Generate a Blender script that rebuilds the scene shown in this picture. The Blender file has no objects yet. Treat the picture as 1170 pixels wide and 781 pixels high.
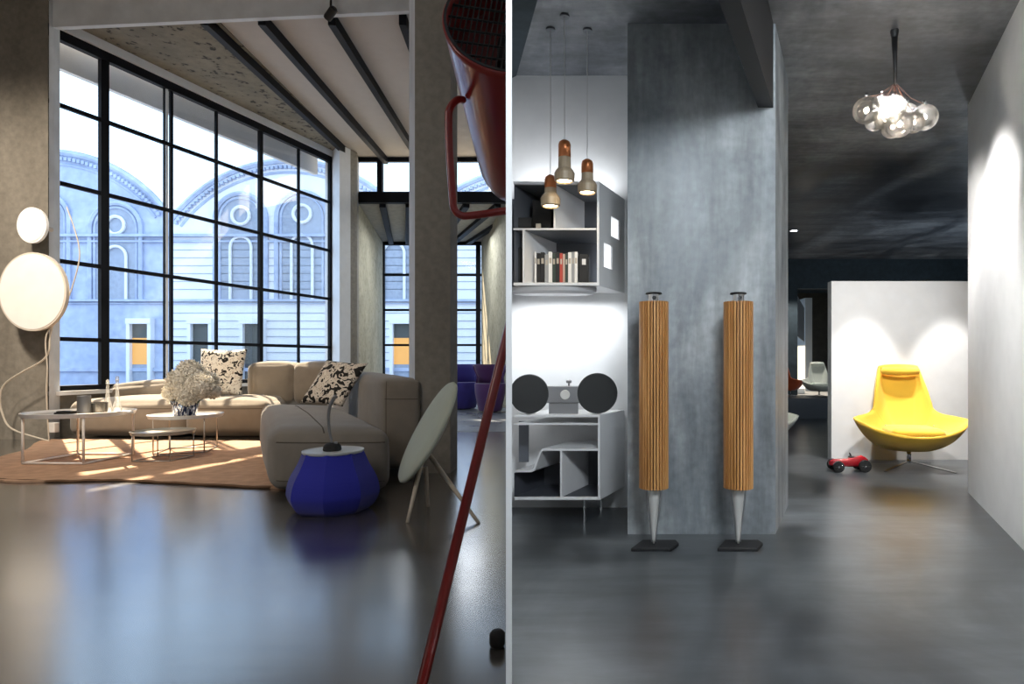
import bpy, bmesh, math, random
from mathutils import Vector, Matrix
from mathutils import noise as mnoise
random.seed(7)
C = bpy.context.scene.collection
SC = bpy.context.scene
PI = math.pi
W, H = 1170, 781
FX, CX, CY, EYE = 700.0, 700.0, 412.0, 1.1     # focal length in pixels, principal point, eye height

# ------------------------------------------------------------------ camera
cam = bpy.data.cameras.new('camera'); camo = bpy.data.objects.new('camera', cam); C.objects.link(camo)
camo.location = (0, 0, EYE); camo.rotation_euler = (PI/2, 0, 0)
cam.sensor_fit = 'HORIZONTAL'; cam.sensor_width = 36.0; cam.lens = FX/W*36.0
cam.shift_x = (W/2-CX)/W; cam.shift_y = (CY-H/2)/W
cam.clip_start = 0.05; cam.clip_end = 300
SC.camera = camo
# ------------------------------------------------------------------ sky, sun, exposure
SC.view_settings.view_transform = 'Standard'; SC.view_settings.look = 'None'
SC.view_settings.gamma = 1.0; SC.view_settings.use_curve_mapping = False
SC.view_settings.exposure = 0.0
SC.cycles.use_denoising = True
SC.cycles.max_bounces = 8; SC.cycles.transparent_max_bounces = 16
SC.cycles.sample_clamp_indirect = 6.0
SC.cycles.caustics_reflective = False; SC.cycles.caustics_refractive = False
world = bpy.data.worlds.new('sky'); SC.world = world; world.use_nodes = True
bg = world.node_tree.nodes['Background']; bg.inputs[0].default_value = (0.55, 0.755, 1.0, 1); bg.inputs[1].default_value = 2.7

def lamp(name, kind, loc, energy, color=(1, 1, 1), aim=None, **kw):
    d = bpy.data.lights.new(name, kind); d.energy = energy; d.color = color
    for k, v in kw.items(): setattr(d, k, v)
    o = bpy.data.objects.new(name, d); C.objects.link(o); o.location = loc
    if aim is not None:
        o.rotation_euler = (Vector(aim)-Vector(loc)).to_track_quat('-Z', 'Y').to_euler()
    return o
sun = lamp('sun', 'SUN', (-20, 20, 30), 24.0, (1.0, 0.80, 0.56), angle=math.radians(0.7))
sun.rotation_euler = Vector((0.64, -0.66, -0.98)).to_track_quat('-Z', 'Y').to_euler()
# added fill lights without fixtures, for living room, gallery and annex
lamp('living_spot_fill', 'SPOT', (-5.6, 3.0, 6.3), 950, (1.0, 0.84, 0.66), aim=(-5.4, 7.4, 0.4), spot_size=math.radians(70), spot_blend=1.0, shadow_soft_size=.35)
lamp('living_fill_light', 'AREA', (-4.6, .8, 3.4), 60, (1.0, 0.92, 0.84), aim=(-4.6, 7.0, 0.3), shape='RECTANGLE', size=3.0, size_y=1.5)
lamp('living_wall_fill', 'SPOT', (-7.2, 5.2, 5.2), 1150, (1.0, 0.86, 0.70), aim=(-8.6, 8.7, 2.0), spot_size=math.radians(80), spot_blend=1.0, shadow_soft_size=.2)
lamp('gallery_fill_light', 'AREA', (1.1, 0.5, 3.15), 250, (0.86, 0.94, 1.0), aim=(1.0, 4.0, 0.9), shape='RECTANGLE', size=1.6, size_y=0.8)
lamp('annex_fill_light', 'AREA', (-4.6, 16.8, 4.7), 120, (0.9, 0.95, 1.0), aim=(-4.6, 16.8, 0), shape='SQUARE', size=2.0)

# ------------------------------------------------------------------ helpers
def P(px, py, Y): return Vector(((px-CX)/FX*Y, Y, EYE-(py-CY)/FX*Y))
def F(px, py):
    Y = EYE*FX/(py-CY); return Vector(((px-CX)/FX*Y, Y, 0))
def part_x(Y): return -0.1693*Y                     # partition centre line

def newmat(name):
    m = bpy.data.materials.new(name); m.use_nodes = True
    return m, m.node_tree, m.node_tree.nodes['Principled BSDF']
def mat(name, col, rough=.5, metal=0., bump=0., bscale=80., spec=.5, var=0., vscale=6., emit=None, es=0., coat=0., sheen=0.):
    m, nt, b = newmat(name)
    b.inputs['Base Color'].default_value = (*col, 1); b.inputs['Roughness'].default_value = rough
    b.inputs['Metallic'].default_value = metal; b.inputs['Specular IOR Level'].default_value = spec
    b.inputs['Coat Weight'].default_value = coat; b.inputs['Sheen Weight'].default_value = sheen
    tc = nt.nodes.new('ShaderNodeTexCoord')
    n = nt.nodes.new('ShaderNodeTexNoise'); n.inputs['Scale'].default_value = vscale; n.inputs['Detail'].default_value = 6
    nt.links.new(tc.outputs['Object'], n.inputs['Vector'])
    r = nt.nodes.new('ShaderNodeValToRGB')
    v = max(var, .03)
    r.color_ramp.elements[0].position = .3; r.color_ramp.elements[1].position = .7
    r.color_ramp.elements[0].color = (*[c*(1-v) for c in col], 1); r.color_ramp.elements[1].color = (*[min(1, c*(1+v)) for c in col], 1)
    nt.links.new(n.outputs['Fac'], r.inputs['Fac']); nt.links.new(r.outputs['Color'], b.inputs['Base Color'])
    if bump:
        n2 = nt.nodes.new('ShaderNodeTexNoise'); n2.inputs['Scale'].default_value = bscale; n2.inputs['Detail'].default_value = 4
        nt.links.new(tc.outputs['Object'], n2.inputs['Vector'])
        bp = nt.nodes.new('ShaderNodeBump'); bp.inputs['Strength'].default_value = bump; bp.inputs['Distance'].default_value = .01
        nt.links.new(n2.outputs['Fac'], bp.inputs['Height']); nt.links.new(bp.outputs['Normal'], b.inputs['Normal'])
    if emit:
        b.inputs['Emission Color'].default_value = (*emit, 1); b.inputs['Emission Strength'].default_value = es
    return m
def concrete(name, cols, scale=(.6, .6, .6), rough=(.5, .8), bump=.2, bscale=12., holes=0., detail=8, spec=.5, dist=.6, over=.35, streak=None):
    """blotchy concrete; cols = list of (position, colour)"""
    m, nt, b = newmat(name); L = nt.links.new
    g = nt.nodes.new('ShaderNodeNewGeometry')
    mp = nt.nodes.new('ShaderNodeMapping'); mp.inputs['Scale'].default_value = scale; L(g.outputs['Position'], mp.inputs['Vector'])
    n = nt.nodes.new('ShaderNodeTexNoise'); n.inputs['Scale'].default_value = 1; n.inputs['Detail'].default_value = detail; n.inputs['Roughness'].default_value = .58; n.inputs['Distortion'].default_value = dist
    L(mp.outputs['Vector'], n.inputs['Vector'])
    r = nt.nodes.new('ShaderNodeValToRGB'); r.color_ramp.interpolation = 'B_SPLINE'; e = r.color_ramp.elements
    e[0].position, e[0].color = cols[0][0], (*cols[0][1], 1); e[1].position, e[1].color = cols[-1][0], (*cols[-1][1], 1)
    for p_, c_ in cols[1:-1]:
        x = e.new(p_); x.color = (*c_, 1)
    L(n.outputs['Fac'], r.inputs['Fac'])
    n2 = nt.nodes.new('ShaderNodeTexNoise'); n2.inputs['Scale'].default_value = bscale; n2.inputs['Detail'].default_value = 5
    L(g.outputs['Position'], n2.inputs['Vector'])
    mx = nt.nodes.new('ShaderNodeMix'); mx.data_type = 'RGBA'; mx.blend_type = 'OVERLAY'; mx.inputs[0].default_value = over
    L(r.outputs['Color'], mx.inputs[6]); L(n2.outputs['Fac'], mx.inputs[7])
    if streak:
        sm = nt.nodes.new('ShaderNodeMapping'); sm.inputs['Scale'].default_value = streak[0]; sm.inputs['Rotation'].default_value = (0, 0, streak[2] if len(streak) > 2 else 0); L(g.outputs['Position'], sm.inputs['Vector'])
        sn = nt.nodes.new('ShaderNodeTexNoise'); sn.inputs['Scale'].default_value = 1; sn.inputs['Detail'].default_value = 7; sn.inputs['Roughness'].default_value = .65; L(sm.outputs['Vector'], sn.inputs['Vector'])
        sr = nt.nodes.new('ShaderNodeMapRange'); sr.inputs['From Min'].default_value = .3; sr.inputs['From Max'].default_value = .7; L(sn.outputs['Fac'], sr.inputs['Value'])
        sx = nt.nodes.new('ShaderNodeMix'); sx.data_type = 'RGBA'; sx.blend_type = 'OVERLAY'; sx.inputs[0].default_value = streak[1]
        L(mx.outputs[2], sx.inputs[6]); L(sr.outputs['Result'], sx.inputs[7]); mx = sx
    out = mx.outputs[2]; height = n2.outputs['Fac']
    if holes:
        v = nt.nodes.new('ShaderNodeTexNoise'); v.inputs['Scale'].default_value = 9; v.inputs['Detail'].default_value = 3
        L(g.outputs['Position'], v.inputs['Vector'])
        hr = nt.nodes.new('ShaderNodeValToRGB'); hr.color_ramp.elements[0].position = .34; hr.color_ramp.elements[1].position = .40
        L(v.outputs['Fac'], hr.inputs['Fac'])
        m2 = nt.nodes.new('ShaderNodeMix'); m2.data_type = 'RGBA'; m2.blend_type = 'MULTIPLY'; m2.inputs[0].default_value = holes
        L(out, m2.inputs[6]); L(hr.outputs['Color'], m2.inputs[7]); out = m2.outputs[2]
    L(out, b.inputs['Base Color'])
    mr = nt.nodes.new('ShaderNodeMapRange'); mr.interpolation_type = 'SMOOTHERSTEP'; mr.inputs['From Min'].default_value = .3; mr.inputs['From Max'].default_value = .7
    mr.inputs['To Min'].default_value = rough[0]; mr.inputs['To Max'].default_value = rough[1]
    L(n.outputs['Fac'], mr.inputs['Value']); L(mr.outputs['Result'], b.inputs['Roughness'])
    bp = nt.nodes.new('ShaderNodeBump'); bp.inputs['Strength'].default_value = bump; bp.inputs['Distance'].default_value = .01
    if bump: L(height, bp.inputs['Height']); L(bp.outputs['Normal'], b.inputs['Normal'])
    b.inputs['Specular IOR Level'].default_value = spec
    return m
def glassy(name, tint=(1, 1, 1), refl=1.0, milky=0.):
    m = bpy.data.materials.new(name); m.use_nodes = True; nt = m.node_tree; L = nt.links.new
    nt.nodes.remove(nt.nodes['Principled BSDF']); out = nt.nodes['Material Output']
    t = nt.nodes.new('ShaderNodeBsdfTransparent'); t.inputs[0].default_value = (*tint, 1)
    g = nt.nodes.new('ShaderNodeBsdfGlossy'); g.inputs['Roughness'].default_value = .02
    fr = nt.nodes.new('ShaderNodeFresnel'); fr.inputs[0].default_value = 1.45
    ml = nt.nodes.new('ShaderNodeMath'); ml.operation = 'MULTIPLY'; ml.inputs[1].default_value = refl; L(fr.outputs[0], ml.inputs[0])
    mx = nt.nodes.new('ShaderNodeMixShader'); L(ml.outputs[0], mx.inputs[0]); L(t.outputs[0], mx.inputs[1]); L(g.outputs[0], mx.inputs[2])
    last = mx
    if milky:
        d = nt.nodes.new('ShaderNodeBsdfTranslucent'); d.inputs[0].default_value = (.95, .93, .9, 1)
        m2 = nt.nodes.new('ShaderNodeMixShader'); m2.inputs[0].default_value = milky; L(mx.outputs[0], m2.inputs[1]); L(d.outputs[0], m2.inputs[2]); last = m2
    L(last.outputs[0], out.inputs['Surface'])
    return m

ORI = {}          # world origin of every object made here
def link(name, bm, m, parent=None, origin=None, smooth=False, bevel=0., recalc=True):
    if parent is not None: origin = ORI[parent.name]
    if origin is None: origin = Vector((0, 0, 0))
    origin = Vector(origin)
    if recalc: bmesh.ops.recalc_face_normals(bm, faces=bm.faces)
    bmesh.ops.translate(bm, verts=bm.verts, vec=-origin)
    me = bpy.data.meshes.new(name); bm.to_mesh(me); bm.free()
    if smooth:
        for p in me.polygons: p.use_smooth = True
    ms = m if isinstance(m, (list, tuple)) else [m]
    for x in ms: me.materials.append(x)
    o = bpy.data.objects.new(name, me); C.objects.link(o)
    if parent is None: o.location = origin
    else: o.parent = parent
    ORI[o.name] = origin
    if bevel:
        md = o.modifiers.new('bevel', 'BEVEL'); md.width = bevel; md.segments = 3; md.limit_method = 'ANGLE'; md.angle_limit = math.radians(40)
    if smooth == 'auto':
        try:
            md = o.modifiers.new('wn', 'WEIGHTED_NORMAL')
        except Exception: pass
    return o
def tag(o, label=None, cat=None, group=None, kind=None):
    if label: o['label'] = label
    if cat: o['category'] = cat
    if group: o['group'] = group
    if kind: o['kind'] = kind
    return o
def thing(name, loc, label, cat, group=None):
    o = bpy.data.objects.new(name, None); C.objects.link(o); o.location = loc; o.empty_display_size = .1
    ORI[o.name] = Vector(loc)
    return tag(o, label, cat, group)
def struct(name, bm, m, parent=None, **k):
    o = link(name, bm, m, parent, **k)
    if parent is None: o['kind'] = 'structure'
    return o
def copy_tree(o, loc=None, parent=None):
    c = o.copy(); C.objects.link(c)
    if parent is not None: c.parent = parent
    if loc is not None: c.location = loc
    for ch in [x for x in bpy.data.objects if x.parent is o]: copy_tree(ch, None, c)
    return c

def BM(): return bmesh.new()
def hexa(bm, b4, t4):
    vs = [bm.verts.new(v) for v in list(b4)+list(t4)]
    for f in ((3, 2, 1, 0), (4, 5, 6, 7), (0, 1, 5, 4), (1, 2, 6, 5), (2, 3, 7, 6), (3, 0, 4, 7)):
        bm.faces.new([vs[i] for i in f])
    return vs
def box(bm, x0, x1, y0, y1, z0, z1):
    return hexa(bm, [(x0, y0, z0), (x1, y0, z0), (x1, y1, z0), (x0, y1, z0)], [(x0, y0, z1), (x1, y0, z1), (x1, y1, z1), (x0, y1, z1)])
def quad_prism(bm, pts, z0, z1):
    """pts: 4 plan corners in order"""
    return hexa(bm, [(p[0], p[1], z0) for p in pts], [(p[0], p[1], z1) for p in pts])
def prism(bm, pts, vec):
    """polygon (3D points) pushed along vec"""
    a = [bm.verts.new(p) for p in pts]; b = [bm.verts.new(Vector(p)+Vector(vec)) for p in pts]
    n = len(pts); bm.faces.new(a); bm.faces.new(b[::-1])
    for i in range(n): bm.faces.new((a[i], b[i], b[(i+1) % n], a[(i+1) % n]))
def beam(bm, a, b, w, h, up=Vector((0, 0, 1))):
    a = Vector(a); b = Vector(b); d = (b-a).normalized(); s = d.cross(up)
    if s.length < 1e-4: s = Vector((1, 0, 0))
    s.normalize(); u = s.cross(d).normalized()
    q = [(-w/2, -h/2), (w/2, -h/2), (w/2, h/2), (-w/2, h/2)]
    hexa(bm, [a+s*x+u*y for x, y in q], [b+s*x+u*y for x, y in q])
def tube(bm, pts, r, n=10, cap=True):
    pts = [Vector(p) for p in pts]; rs = r if isinstance(r, (list, tuple)) else [r]*len(pts)
    rings = []; prev = None
    for i, p in enumerate(pts):
        d = (pts[min(i+1, len(pts)-1)]-pts[max(i-1, 0)]).normalized()
        if prev is None:
            s = d.cross(Vector((0, 0, 1)))
            if s.length < .05: s = d.cross(Vector((1, 0, 0)))
        else: s = prev-d*prev.dot(d)
        s.normalize(); prev = s; u = d.cross(s)
        rings.append([bm.verts.new(p+(s*math.cos(2*PI*k/n)+u*math.sin(2*PI*k/n))*rs[i]) for k in range(n)])
    for a, b in zip(rings, rings[1:]):
        for k in range(n): bm.faces.new((a[k], a[(k+1) % n], b[(k+1) % n], b[k]))
    if cap: bm.faces.new(rings[0][::-1]); bm.faces.new(rings[-1])
def lathe(bm, prof, c=(0, 0, 0), n=32, axis=None, sx=1., sy=1., teeth=0., capb=True, capt=True):
    """prof: (radius, height) from bottom to top"""
    c = Vector(c); rot = Matrix.Identity(3)
    if axis is not None: rot = Vector((0, 0, 1)).rotation_difference(Vector(axis).normalized()).to_matrix()
    rings = []
    for r, z in prof:
        ring = []
        for k in range(n):
            rr = r*(1-teeth*(k % 2)) if teeth else r
            a = 2*PI*k/n
            ring.append(bm.verts.new(c+rot@Vector((rr*math.cos(a)*sx, rr*math.sin(a)*sy, z))))
        rings.append(ring)
    for a, b in zip(rings, rings[1:]):
        for k in range(n): bm.faces.new((a[k], a[(k+1) % n], b[(k+1) % n], b[k]))
    if capb: bm.faces.new(rings[0][::-1])
    if capt: bm.faces.new(rings[-1])
def sphere(bm, c, r, u=16, v=10, s=(1, 1, 1)):
    M = Matrix.Translation(c) @ Matrix.Diagonal((r*s[0], r*s[1], r*s[2], 1))
    bmesh.ops.create_uvsphere(bm, u_segments=u, v_segments=v, radius=1, matrix=M)
def crom(pts, n=8, closed=False):
    pts = [Vector(p) for p in pts]; out = []; N = len(pts)
    rng = range(N) if closed else range(N-1)
    for i in rng:
        if closed: p0, p1, p2, p3 = pts[i-1], pts[i], pts[(i+1) % N], pts[(i+2) % N]
        else: p0, p1, p2, p3 = pts[max(i-1, 0)], pts[i], pts[i+1], pts[min(i+2, N-1)]
        for k in range(n):
            t = k/n
            out.append(.5*((2*p1)+(-p0+p2)*t+(2*p0-5*p1+4*p2-p3)*t*t+(-p0+3*p1-3*p2+p3)*t**3))
    if not closed: out.append(pts[-1])
    return out
def rblock(bm, q, z0, z1, r=.08, puff=.03, n=14, wob=.0, ztop=None):
    """upholstered block over plan corners q (front-left, front-right, back-right, back-left)"""
    q = [Vector((p[0], p[1], 0)) for p in q]
    sx = (q[1]-q[0]).length/2; sy = (q[3]-q[0]).length/2; sz = (z1-z0)/2
    t = bmesh.new(); bmesh.ops.create_cube(t, size=2.0)
    bmesh.ops.subdivide_edges(t, edges=t.edges, cuts=n, use_grid_fill=True)
    mp = {}
    for v in t.verts:
        c = v.co.copy()
        # denser sampling towards the edges
        c = Vector([math.copysign(abs(k)**.75 if abs(k) > 0 else 0, k) for k in c])
        m = Vector((c.x*sx, c.y*sy, c.z*sz))
        inner = Vector([max(-(s-r), min(s-r, k)) for s, k in zip((sx, sy, sz), m)])
        off = m-inner
        if off.length > 1e-6: m = inner+off.normalized()*r*min(1, 1)
        fx, fy, fz = 1-c.x**2, 1-c.y**2, 1-c.z**2
        a = [abs(k) for k in c]
        d = Vector((c.x**5*fy*fz, c.y**5*fx*fz, c.z**5*fx*fy))
        m += d*puff*(1.0)
        if wob: m += Vector((mnoise.noise(m*2.1+q[0]), mnoise.noise(m*2.3+q[1]), mnoise.noise(m*1.9+q[2])))*wob
        u, w = m.x/sx*.5+.5, m.y/sy*.5+.5
        p = (q[0]*(1-u)+q[1]*u)*(1-w)+(q[3]*(1-u)+q[2]*u)*w
        zt = 0
        if ztop is not None: zt = ztop(u, w)*(m.z/sz*.5+.5)
        mp[v] = bm.verts.new((p.x, p.y, (z0+z1)/2+m.z+zt))
    for f in t.faces: bm.faces.new([mp[v] for v in f.verts])
    t.free()
def cut_at_partition(bm, side=-1):
    """keep only what stands on the living-room side of the partition"""
    nrm = Vector((1, .1693, 0)).normalized()
    bmesh.ops.bisect_plane(bm, geom=bm.verts[:]+bm.edges[:]+bm.faces[:], plane_co=Vector((part_x(2)-.012, 2, 0)), plane_no=nrm, clear_outer=True)

# ------------------------------------------------------------------ materials
M_floorL = concrete('brown grey polished concrete', [(.3, (.040, .037, .034)), (.5, (.075, .068, .060)), (.7, (.115, .105, .094))], (.5, 1.3, 1), (.16, .23), 0., 5, spec=1.0, detail=5, over=.12, streak=((1.2, 14, 1), .35, .35))
fb = M_floorL.node_tree.nodes['Principled BSDF']; fb.inputs['Coat Weight'].default_value = .9; fb.inputs['Coat Roughness'].default_value = .22; fb.inputs['Coat IOR'].default_value = 1.9
M_floorR = concrete('dark polished concrete', [(.28, (.012, .014, .017)), (.5, (.050, .057, .064)), (.72, (.15, .165, .18))], (1.0, .7, 1), (.285, .34), 0., 5, spec=1.0, dist=.8, detail=5, over=.12, streak=((1.5, 7, 1), .38, -.3))
M_col = concrete('board marked concrete', [(.3, (.17, .155, .13)), (.55, (.25, .23, .195)), (.75, (.31, .29, .25))], (1.6, 1.6, .35), (.7, .9), .25, 14)
M_rough = concrete('rough holed concrete', [(.3, (.14, .12, .085)), (.55, (.22, .19, .14)), (.75, (.28, .25, .19))], (1, 1, 1), (.8, .95), .6, 9, holes=.85)
M_rough2 = concrete('pale rough plaster wall', [(.3, (.30, .28, .20)), (.5, (.42, .39, .29)), (.75, (.5, .47, .36))], (1, 1, 1), (.8, .95), .5, 7, holes=.35)
M_pill = concrete('smooth blue grey concrete', [(.25, (.125, .142, .16)), (.45, (.25, .275, .295)), (.62, (.37, .395, .405)), (.8, (.52, .54, .55))], (2.0, 2.0, .9), (.42, .62), .05, 20, dist=.8, streak=((6, 6, .7), .40))
M_ceilR = concrete('dark stained concrete ceiling', [(.3, (.035, .04, .048)), (.5, (.15, .16, .18)), (.72, (.42, .44, .46))], (.9, .45, 1), (.32, .6), .05, 16, dist=.9, streak=((1.0, 4.5, 1), .45, .5))
M_dark = concrete('dark rough wall', [(.3, (.02, .032, .04)), (.6, (.045, .065, .08)), (.8, (.07, .09, .1))], (1, 1, 2), (.7, .9), .4, 12)
M_white = mat('white wall paint', (.87, .87, .87), .6, bump=.03, bscale=60)
M_whitewarm = mat('warm white wall paint', (.74, .72, .69), .65, bump=.03, bscale=60)
M_lacq = mat('white lacquer', (.78, .78, .79), .3)
M_lacqg = mat('pale grey lacquer', (.42, .42, .43), .4)
M_inner = mat('grey cabinet lining', (.12, .13, .15), .5)
M_plaster = mat('ceiling plaster', (.50, .45, .40), .8, bump=.1, bscale=20)
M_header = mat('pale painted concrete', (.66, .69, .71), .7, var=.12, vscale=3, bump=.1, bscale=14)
M_steel = mat('black window steel', (.005, .006, .009), .55, spec=.15)
M_black = mat('black matt', (.006, .006, .007), .55)
M_reveal = mat('white window reveal', (.72, .74, .76), .6)
M_glass = glassy('window glass', (.97, .985, 1.0), .22)
M_clear = glassy('clear glass', (.93, .95, .96), 1.2, milky=.16)
M_globe = glassy('blown glass', (.96, .95, .94), 1.6, milky=.12)
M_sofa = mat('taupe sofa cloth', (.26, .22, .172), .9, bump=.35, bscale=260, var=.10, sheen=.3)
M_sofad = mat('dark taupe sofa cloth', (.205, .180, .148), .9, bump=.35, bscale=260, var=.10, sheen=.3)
M_seam = mat('sofa seam', (.09, .075, .055), .9)
M_rug = mat('tan woven rug', (.46, .29, .19), .95, bump=.6, bscale=150, var=.16, vscale=9)
M_rugedge = mat('brown rug binding', (.14, .075, .04), .95)
M_table = mat('white table lacquer', (.80, .79, .77), .35)
M_tableg = mat('grey table top', (.34, .34, .31), .35)
M_tray = mat('beige table surface', (.42, .37, .30), .4)
M_chrome = mat('chrome', (.75, .75, .76), .12, 1.0)
M_brush = mat('brushed aluminium', (.80, .78, .74), .38, .35)
M_pouf = mat('cobalt blue felt', (.018, .022, .34), .85, bump=.2, bscale=300, sheen=.25)
M_poufd = mat('pouf top', (.62, .63, .62), .4)
M_red = mat('red lacquered metal', (.26, .022, .018), .3, coat=.3)
M_redd = mat('dark red metal', (.16, .014, .012), .45)
M_sage = mat('pale sage cloth', (.60, .65, .54), .85, bump=.2, bscale=300)
M_beech = mat('pale wood', (.66, .58, .46), .5, var=.1, vscale=20)
M_yellow = mat('yellow wool', (.85, .50, .035), .8, bump=.15, bscale=260, sheen=.3)
M_whitewool = mat('white wool', (.62, .64, .56), .8, sheen=.3)
M_orange = mat('burnt orange wool', (.45, .08, .02), .8, sheen=.3)
M_tubblue = mat('blue tub chair cloth', (.03, .025, .22), .85, sheen=.3)
M_tubpur = mat('purple tub chair cloth', (.06, .015, .10), .85, sheen=.3)
M_discs = mat('white lamp disc', (.86, .84, .80), .5, emit=(1.0, .93, .84), es=.12)
M_discrim = mat('cream lamp rim', (.68, .62, .54), .5)
M_cord = mat('cream cord', (.62, .57, .48), .6)
M_speakc = mat('charcoal speaker cloth', (.030, .032, .033), .9, bump=.3, bscale=300)
M_greyal = mat('grey anodised metal', (.30, .30, .31), .38, .7)
M_redtoy = mat('red toy paint', (.38, .012, .02), .2, coat=.6)
M_rubber = mat('black rubber', (.01, .01, .01), .7)
M_plat = mat('grey platform front', (.10, .11, .125), .5)
M_bulb = mat('glowing bulb', (1, .9, .75), .5, emit=(1, .86, .68), es=14)
M_glowW = mat('lit downlight', (1, 1, 1), .5, emit=(.9, .95, 1), es=14)
M_glowP = mat('lit pendant mouth', (1, .85, .6), .5, emit=(1, .80, .52), es=16)
M_stone = concrete('facade stone with blue shade tint', [(.3, (.32, .38, .52)), (.55, (.44, .50, .64)), (.75, (.54, .59, .72))], (.35, .35, .8), (.8, .95), .1, 3, dist=.3)  # blue shade on the left facade is put into this colour
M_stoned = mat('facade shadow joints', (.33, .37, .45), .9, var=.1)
M_stonel = mat('white trim and sunlit facade stone', (.78, .79, .82), .9, var=.06, vscale=.8)  # sunlit white of the right facade put into the colour; also pale trim
M_doord = mat('dark doorway', (.07, .075, .07), .6)
M_warm = mat('lit doorway', (.5, .25, .06), .6, emit=(1, .50, .14), es=.55)
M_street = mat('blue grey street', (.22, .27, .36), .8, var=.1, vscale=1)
M_stem = mat('green stem', (.10, .16, .05), .6)
M_petal = mat('cream petals', (.92, .88, .78), .8, sheen=.2)
def wood_mat(name, c1, c2):
    m, nt, b = newmat(name); L = nt.links.new
    tc = nt.nodes.new('ShaderNodeTexCoord'); mp = nt.nodes.new('ShaderNodeMapping'); mp.inputs['Scale'].default_value = (30, 30, 1.2); L(tc.outputs['Object'], mp.inputs[0])
    n = nt.nodes.new('ShaderNodeTexNoise'); n.inputs['Scale'].default_value = 1.2; n.inputs['Detail'].default_value = 5; L(mp.outputs[0], n.inputs[0])
    r = nt.nodes.new('ShaderNodeValToRGB'); r.color_ramp.elements[0].position = .35; r.color_ramp.elements[1].position = .68
    r.color_ramp.elements[0].color = (*c1, 1); r.color_ramp.elements[1].color = (*c2, 1)
    L(n.outputs['Fac'], r.inputs['Fac']); L(r.outputs['Color'], b.inputs['Base Color']); b.inputs['Roughness'].default_value = .4
    return m
M_oak = wood_mat('oiled oak slats', (.36, .15, .04), (.68, .35, .12))
M_slatgap = mat('dark cloth behind slats', (.075, .035, .018), .9)
M_cork = wood_mat('light turned wood', (.30, .22, .14), (.48, .38, .26))
M_copper = mat('copper lamp cap', (.50, .17, .06), .3, .6)
def pattern_mat(name, base, ink, scale, thr):
    m, nt, b = newmat(name); L = nt.links.new
    tc = nt.nodes.new('ShaderNodeTexCoord')
    n = nt.nodes.new('ShaderNodeTexNoise'); n.inputs['Scale'].default_value = scale; n.inputs['Detail'].default_value = 1.2; n.inputs['Distortion'].default_value = 1.6
    L(tc.outputs['Object'], n.inputs[0])
    r = nt.nodes.new('ShaderNodeValToRGB'); r.color_ramp.interpolation = 'CONSTANT'; e = r.color_ramp.elements
    e[0].position, e[0].color = 0, (*ink, 1); e[1].position, e[1].color = thr, (*base, 1)
    x = e.new(.60); x.color = (.42, .34, .26, 1); x = e.new(.64); x.color = (*base, 1)
    L(n.outputs['Fac'], r.inputs['Fac']); L(r.outputs['Color'], b.inputs['Base Color']); b.inputs['Roughness'].default_value = .9
    return m
M_pat = pattern_mat('spotted cushion cloth', (.80, .76, .66), (.012, .011, .010), 12, .43)
M_pat2 = pattern_mat('dark spotted cushion cloth', (.68, .62, .54), (.012, .011, .010), 12, .475)
def stripe_mat():
    m, nt, b = newmat('striped mirror glaze'); L = nt.links.new
    tc = nt.nodes.new('ShaderNodeTexCoord'); n = nt.nodes.new('ShaderNodeTexNoise'); mp = nt.nodes.new('ShaderNodeMapping'); mp.inputs['Scale'].default_value = (26, 26, 2.5)
    L(tc.outputs['Object'], mp.inputs[0]); L(mp.outputs[0], n.inputs[0]); n.inputs['Scale'].default_value = 1.6; n.inputs['Detail'].default_value = 1
    r = nt.nodes.new('ShaderNodeValToRGB'); r.color_ramp.interpolation = 'CONSTANT'; e = r.color_ramp.elements
    e[0].color = (.02, .03, .08, 1); e[1].position = .45; e[1].color = (.75, .75, .78, 1); x = e.new(.56); x.color = (.02, .02, .03, 1); x = e.new(.64); x.color = (.3, .4, .6, 1)
    L(n.outputs['Fac'], r.inputs['Fac']); L(r.outputs['Color'], b.inputs['Base Color']); b.inputs['Metallic'].default_value = .6; b.inputs['Roughness'].default_value = .15
    return m
M_vase = stripe_mat()

# ================================================================== SETTING: shells
XL, YB = -9.6, -2.0
zc = 6.05
# floors (split by the partition line)
b = BM(); quad_prism(b, [(XL, YB), (part_x(YB), YB), (part_x(20.2), 20.2), (XL, 20.2)], -.15, 0); struct('floor', b, M_floorL)
b = BM(); quad_prism(b, [(part_x(YB), YB), (9, YB), (9, 17.2), (part_x(17.2), 17.2)], -.15, 0); struct('floor', b, M_floorR)
# partition between the two rooms, seen end-on
b = BM(); ya = 1.6; t = .0079
quad_prism(b, [(part_x(ya)-t, ya), (part_x(ya)+t, ya), (part_x(20)+t, 20), (part_x(20)-t, 20)], 0, 6.7)
struct('wall_partition', b, M_white)
# outer shell of living room
b = BM(); box(b, XL-.2, XL, YB, 8.6, 0, 6.9); struct('wall_left', b, M_col)
b = BM(); box(b, XL-.2, 9.2, YB-.2, YB, 0, 6.9); struct('wall_rear', b, M_whitewarm)
WA = Vector((-8.11, 8.9, 0)); WB = Vector((-6.70, 14.45, 0))
# ceiling of the living room: plaster, with a rough strip along the window
b = BM(); prism(b, [(part_x(8.7)+.02, 8.72, zc+.02), (part_x(15)+.02, 15.05, zc+.02), (WB.x-.3, 15.05, zc+.02), (WA.x-.3, WA.y, zc+.02), (-7.95, 8.72, zc+.02)], (0, 0, .23)); struct('ceiling', b, M_plaster)
zn = 6.7
b = BM(); quad_prism(b, [(XL, YB), (part_x(YB)+.02, YB), (part_x(8.7)+.02, 8.7), (XL, 8.7)], zn, zn+.2); struct('ceiling', b, M_plaster)

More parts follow.
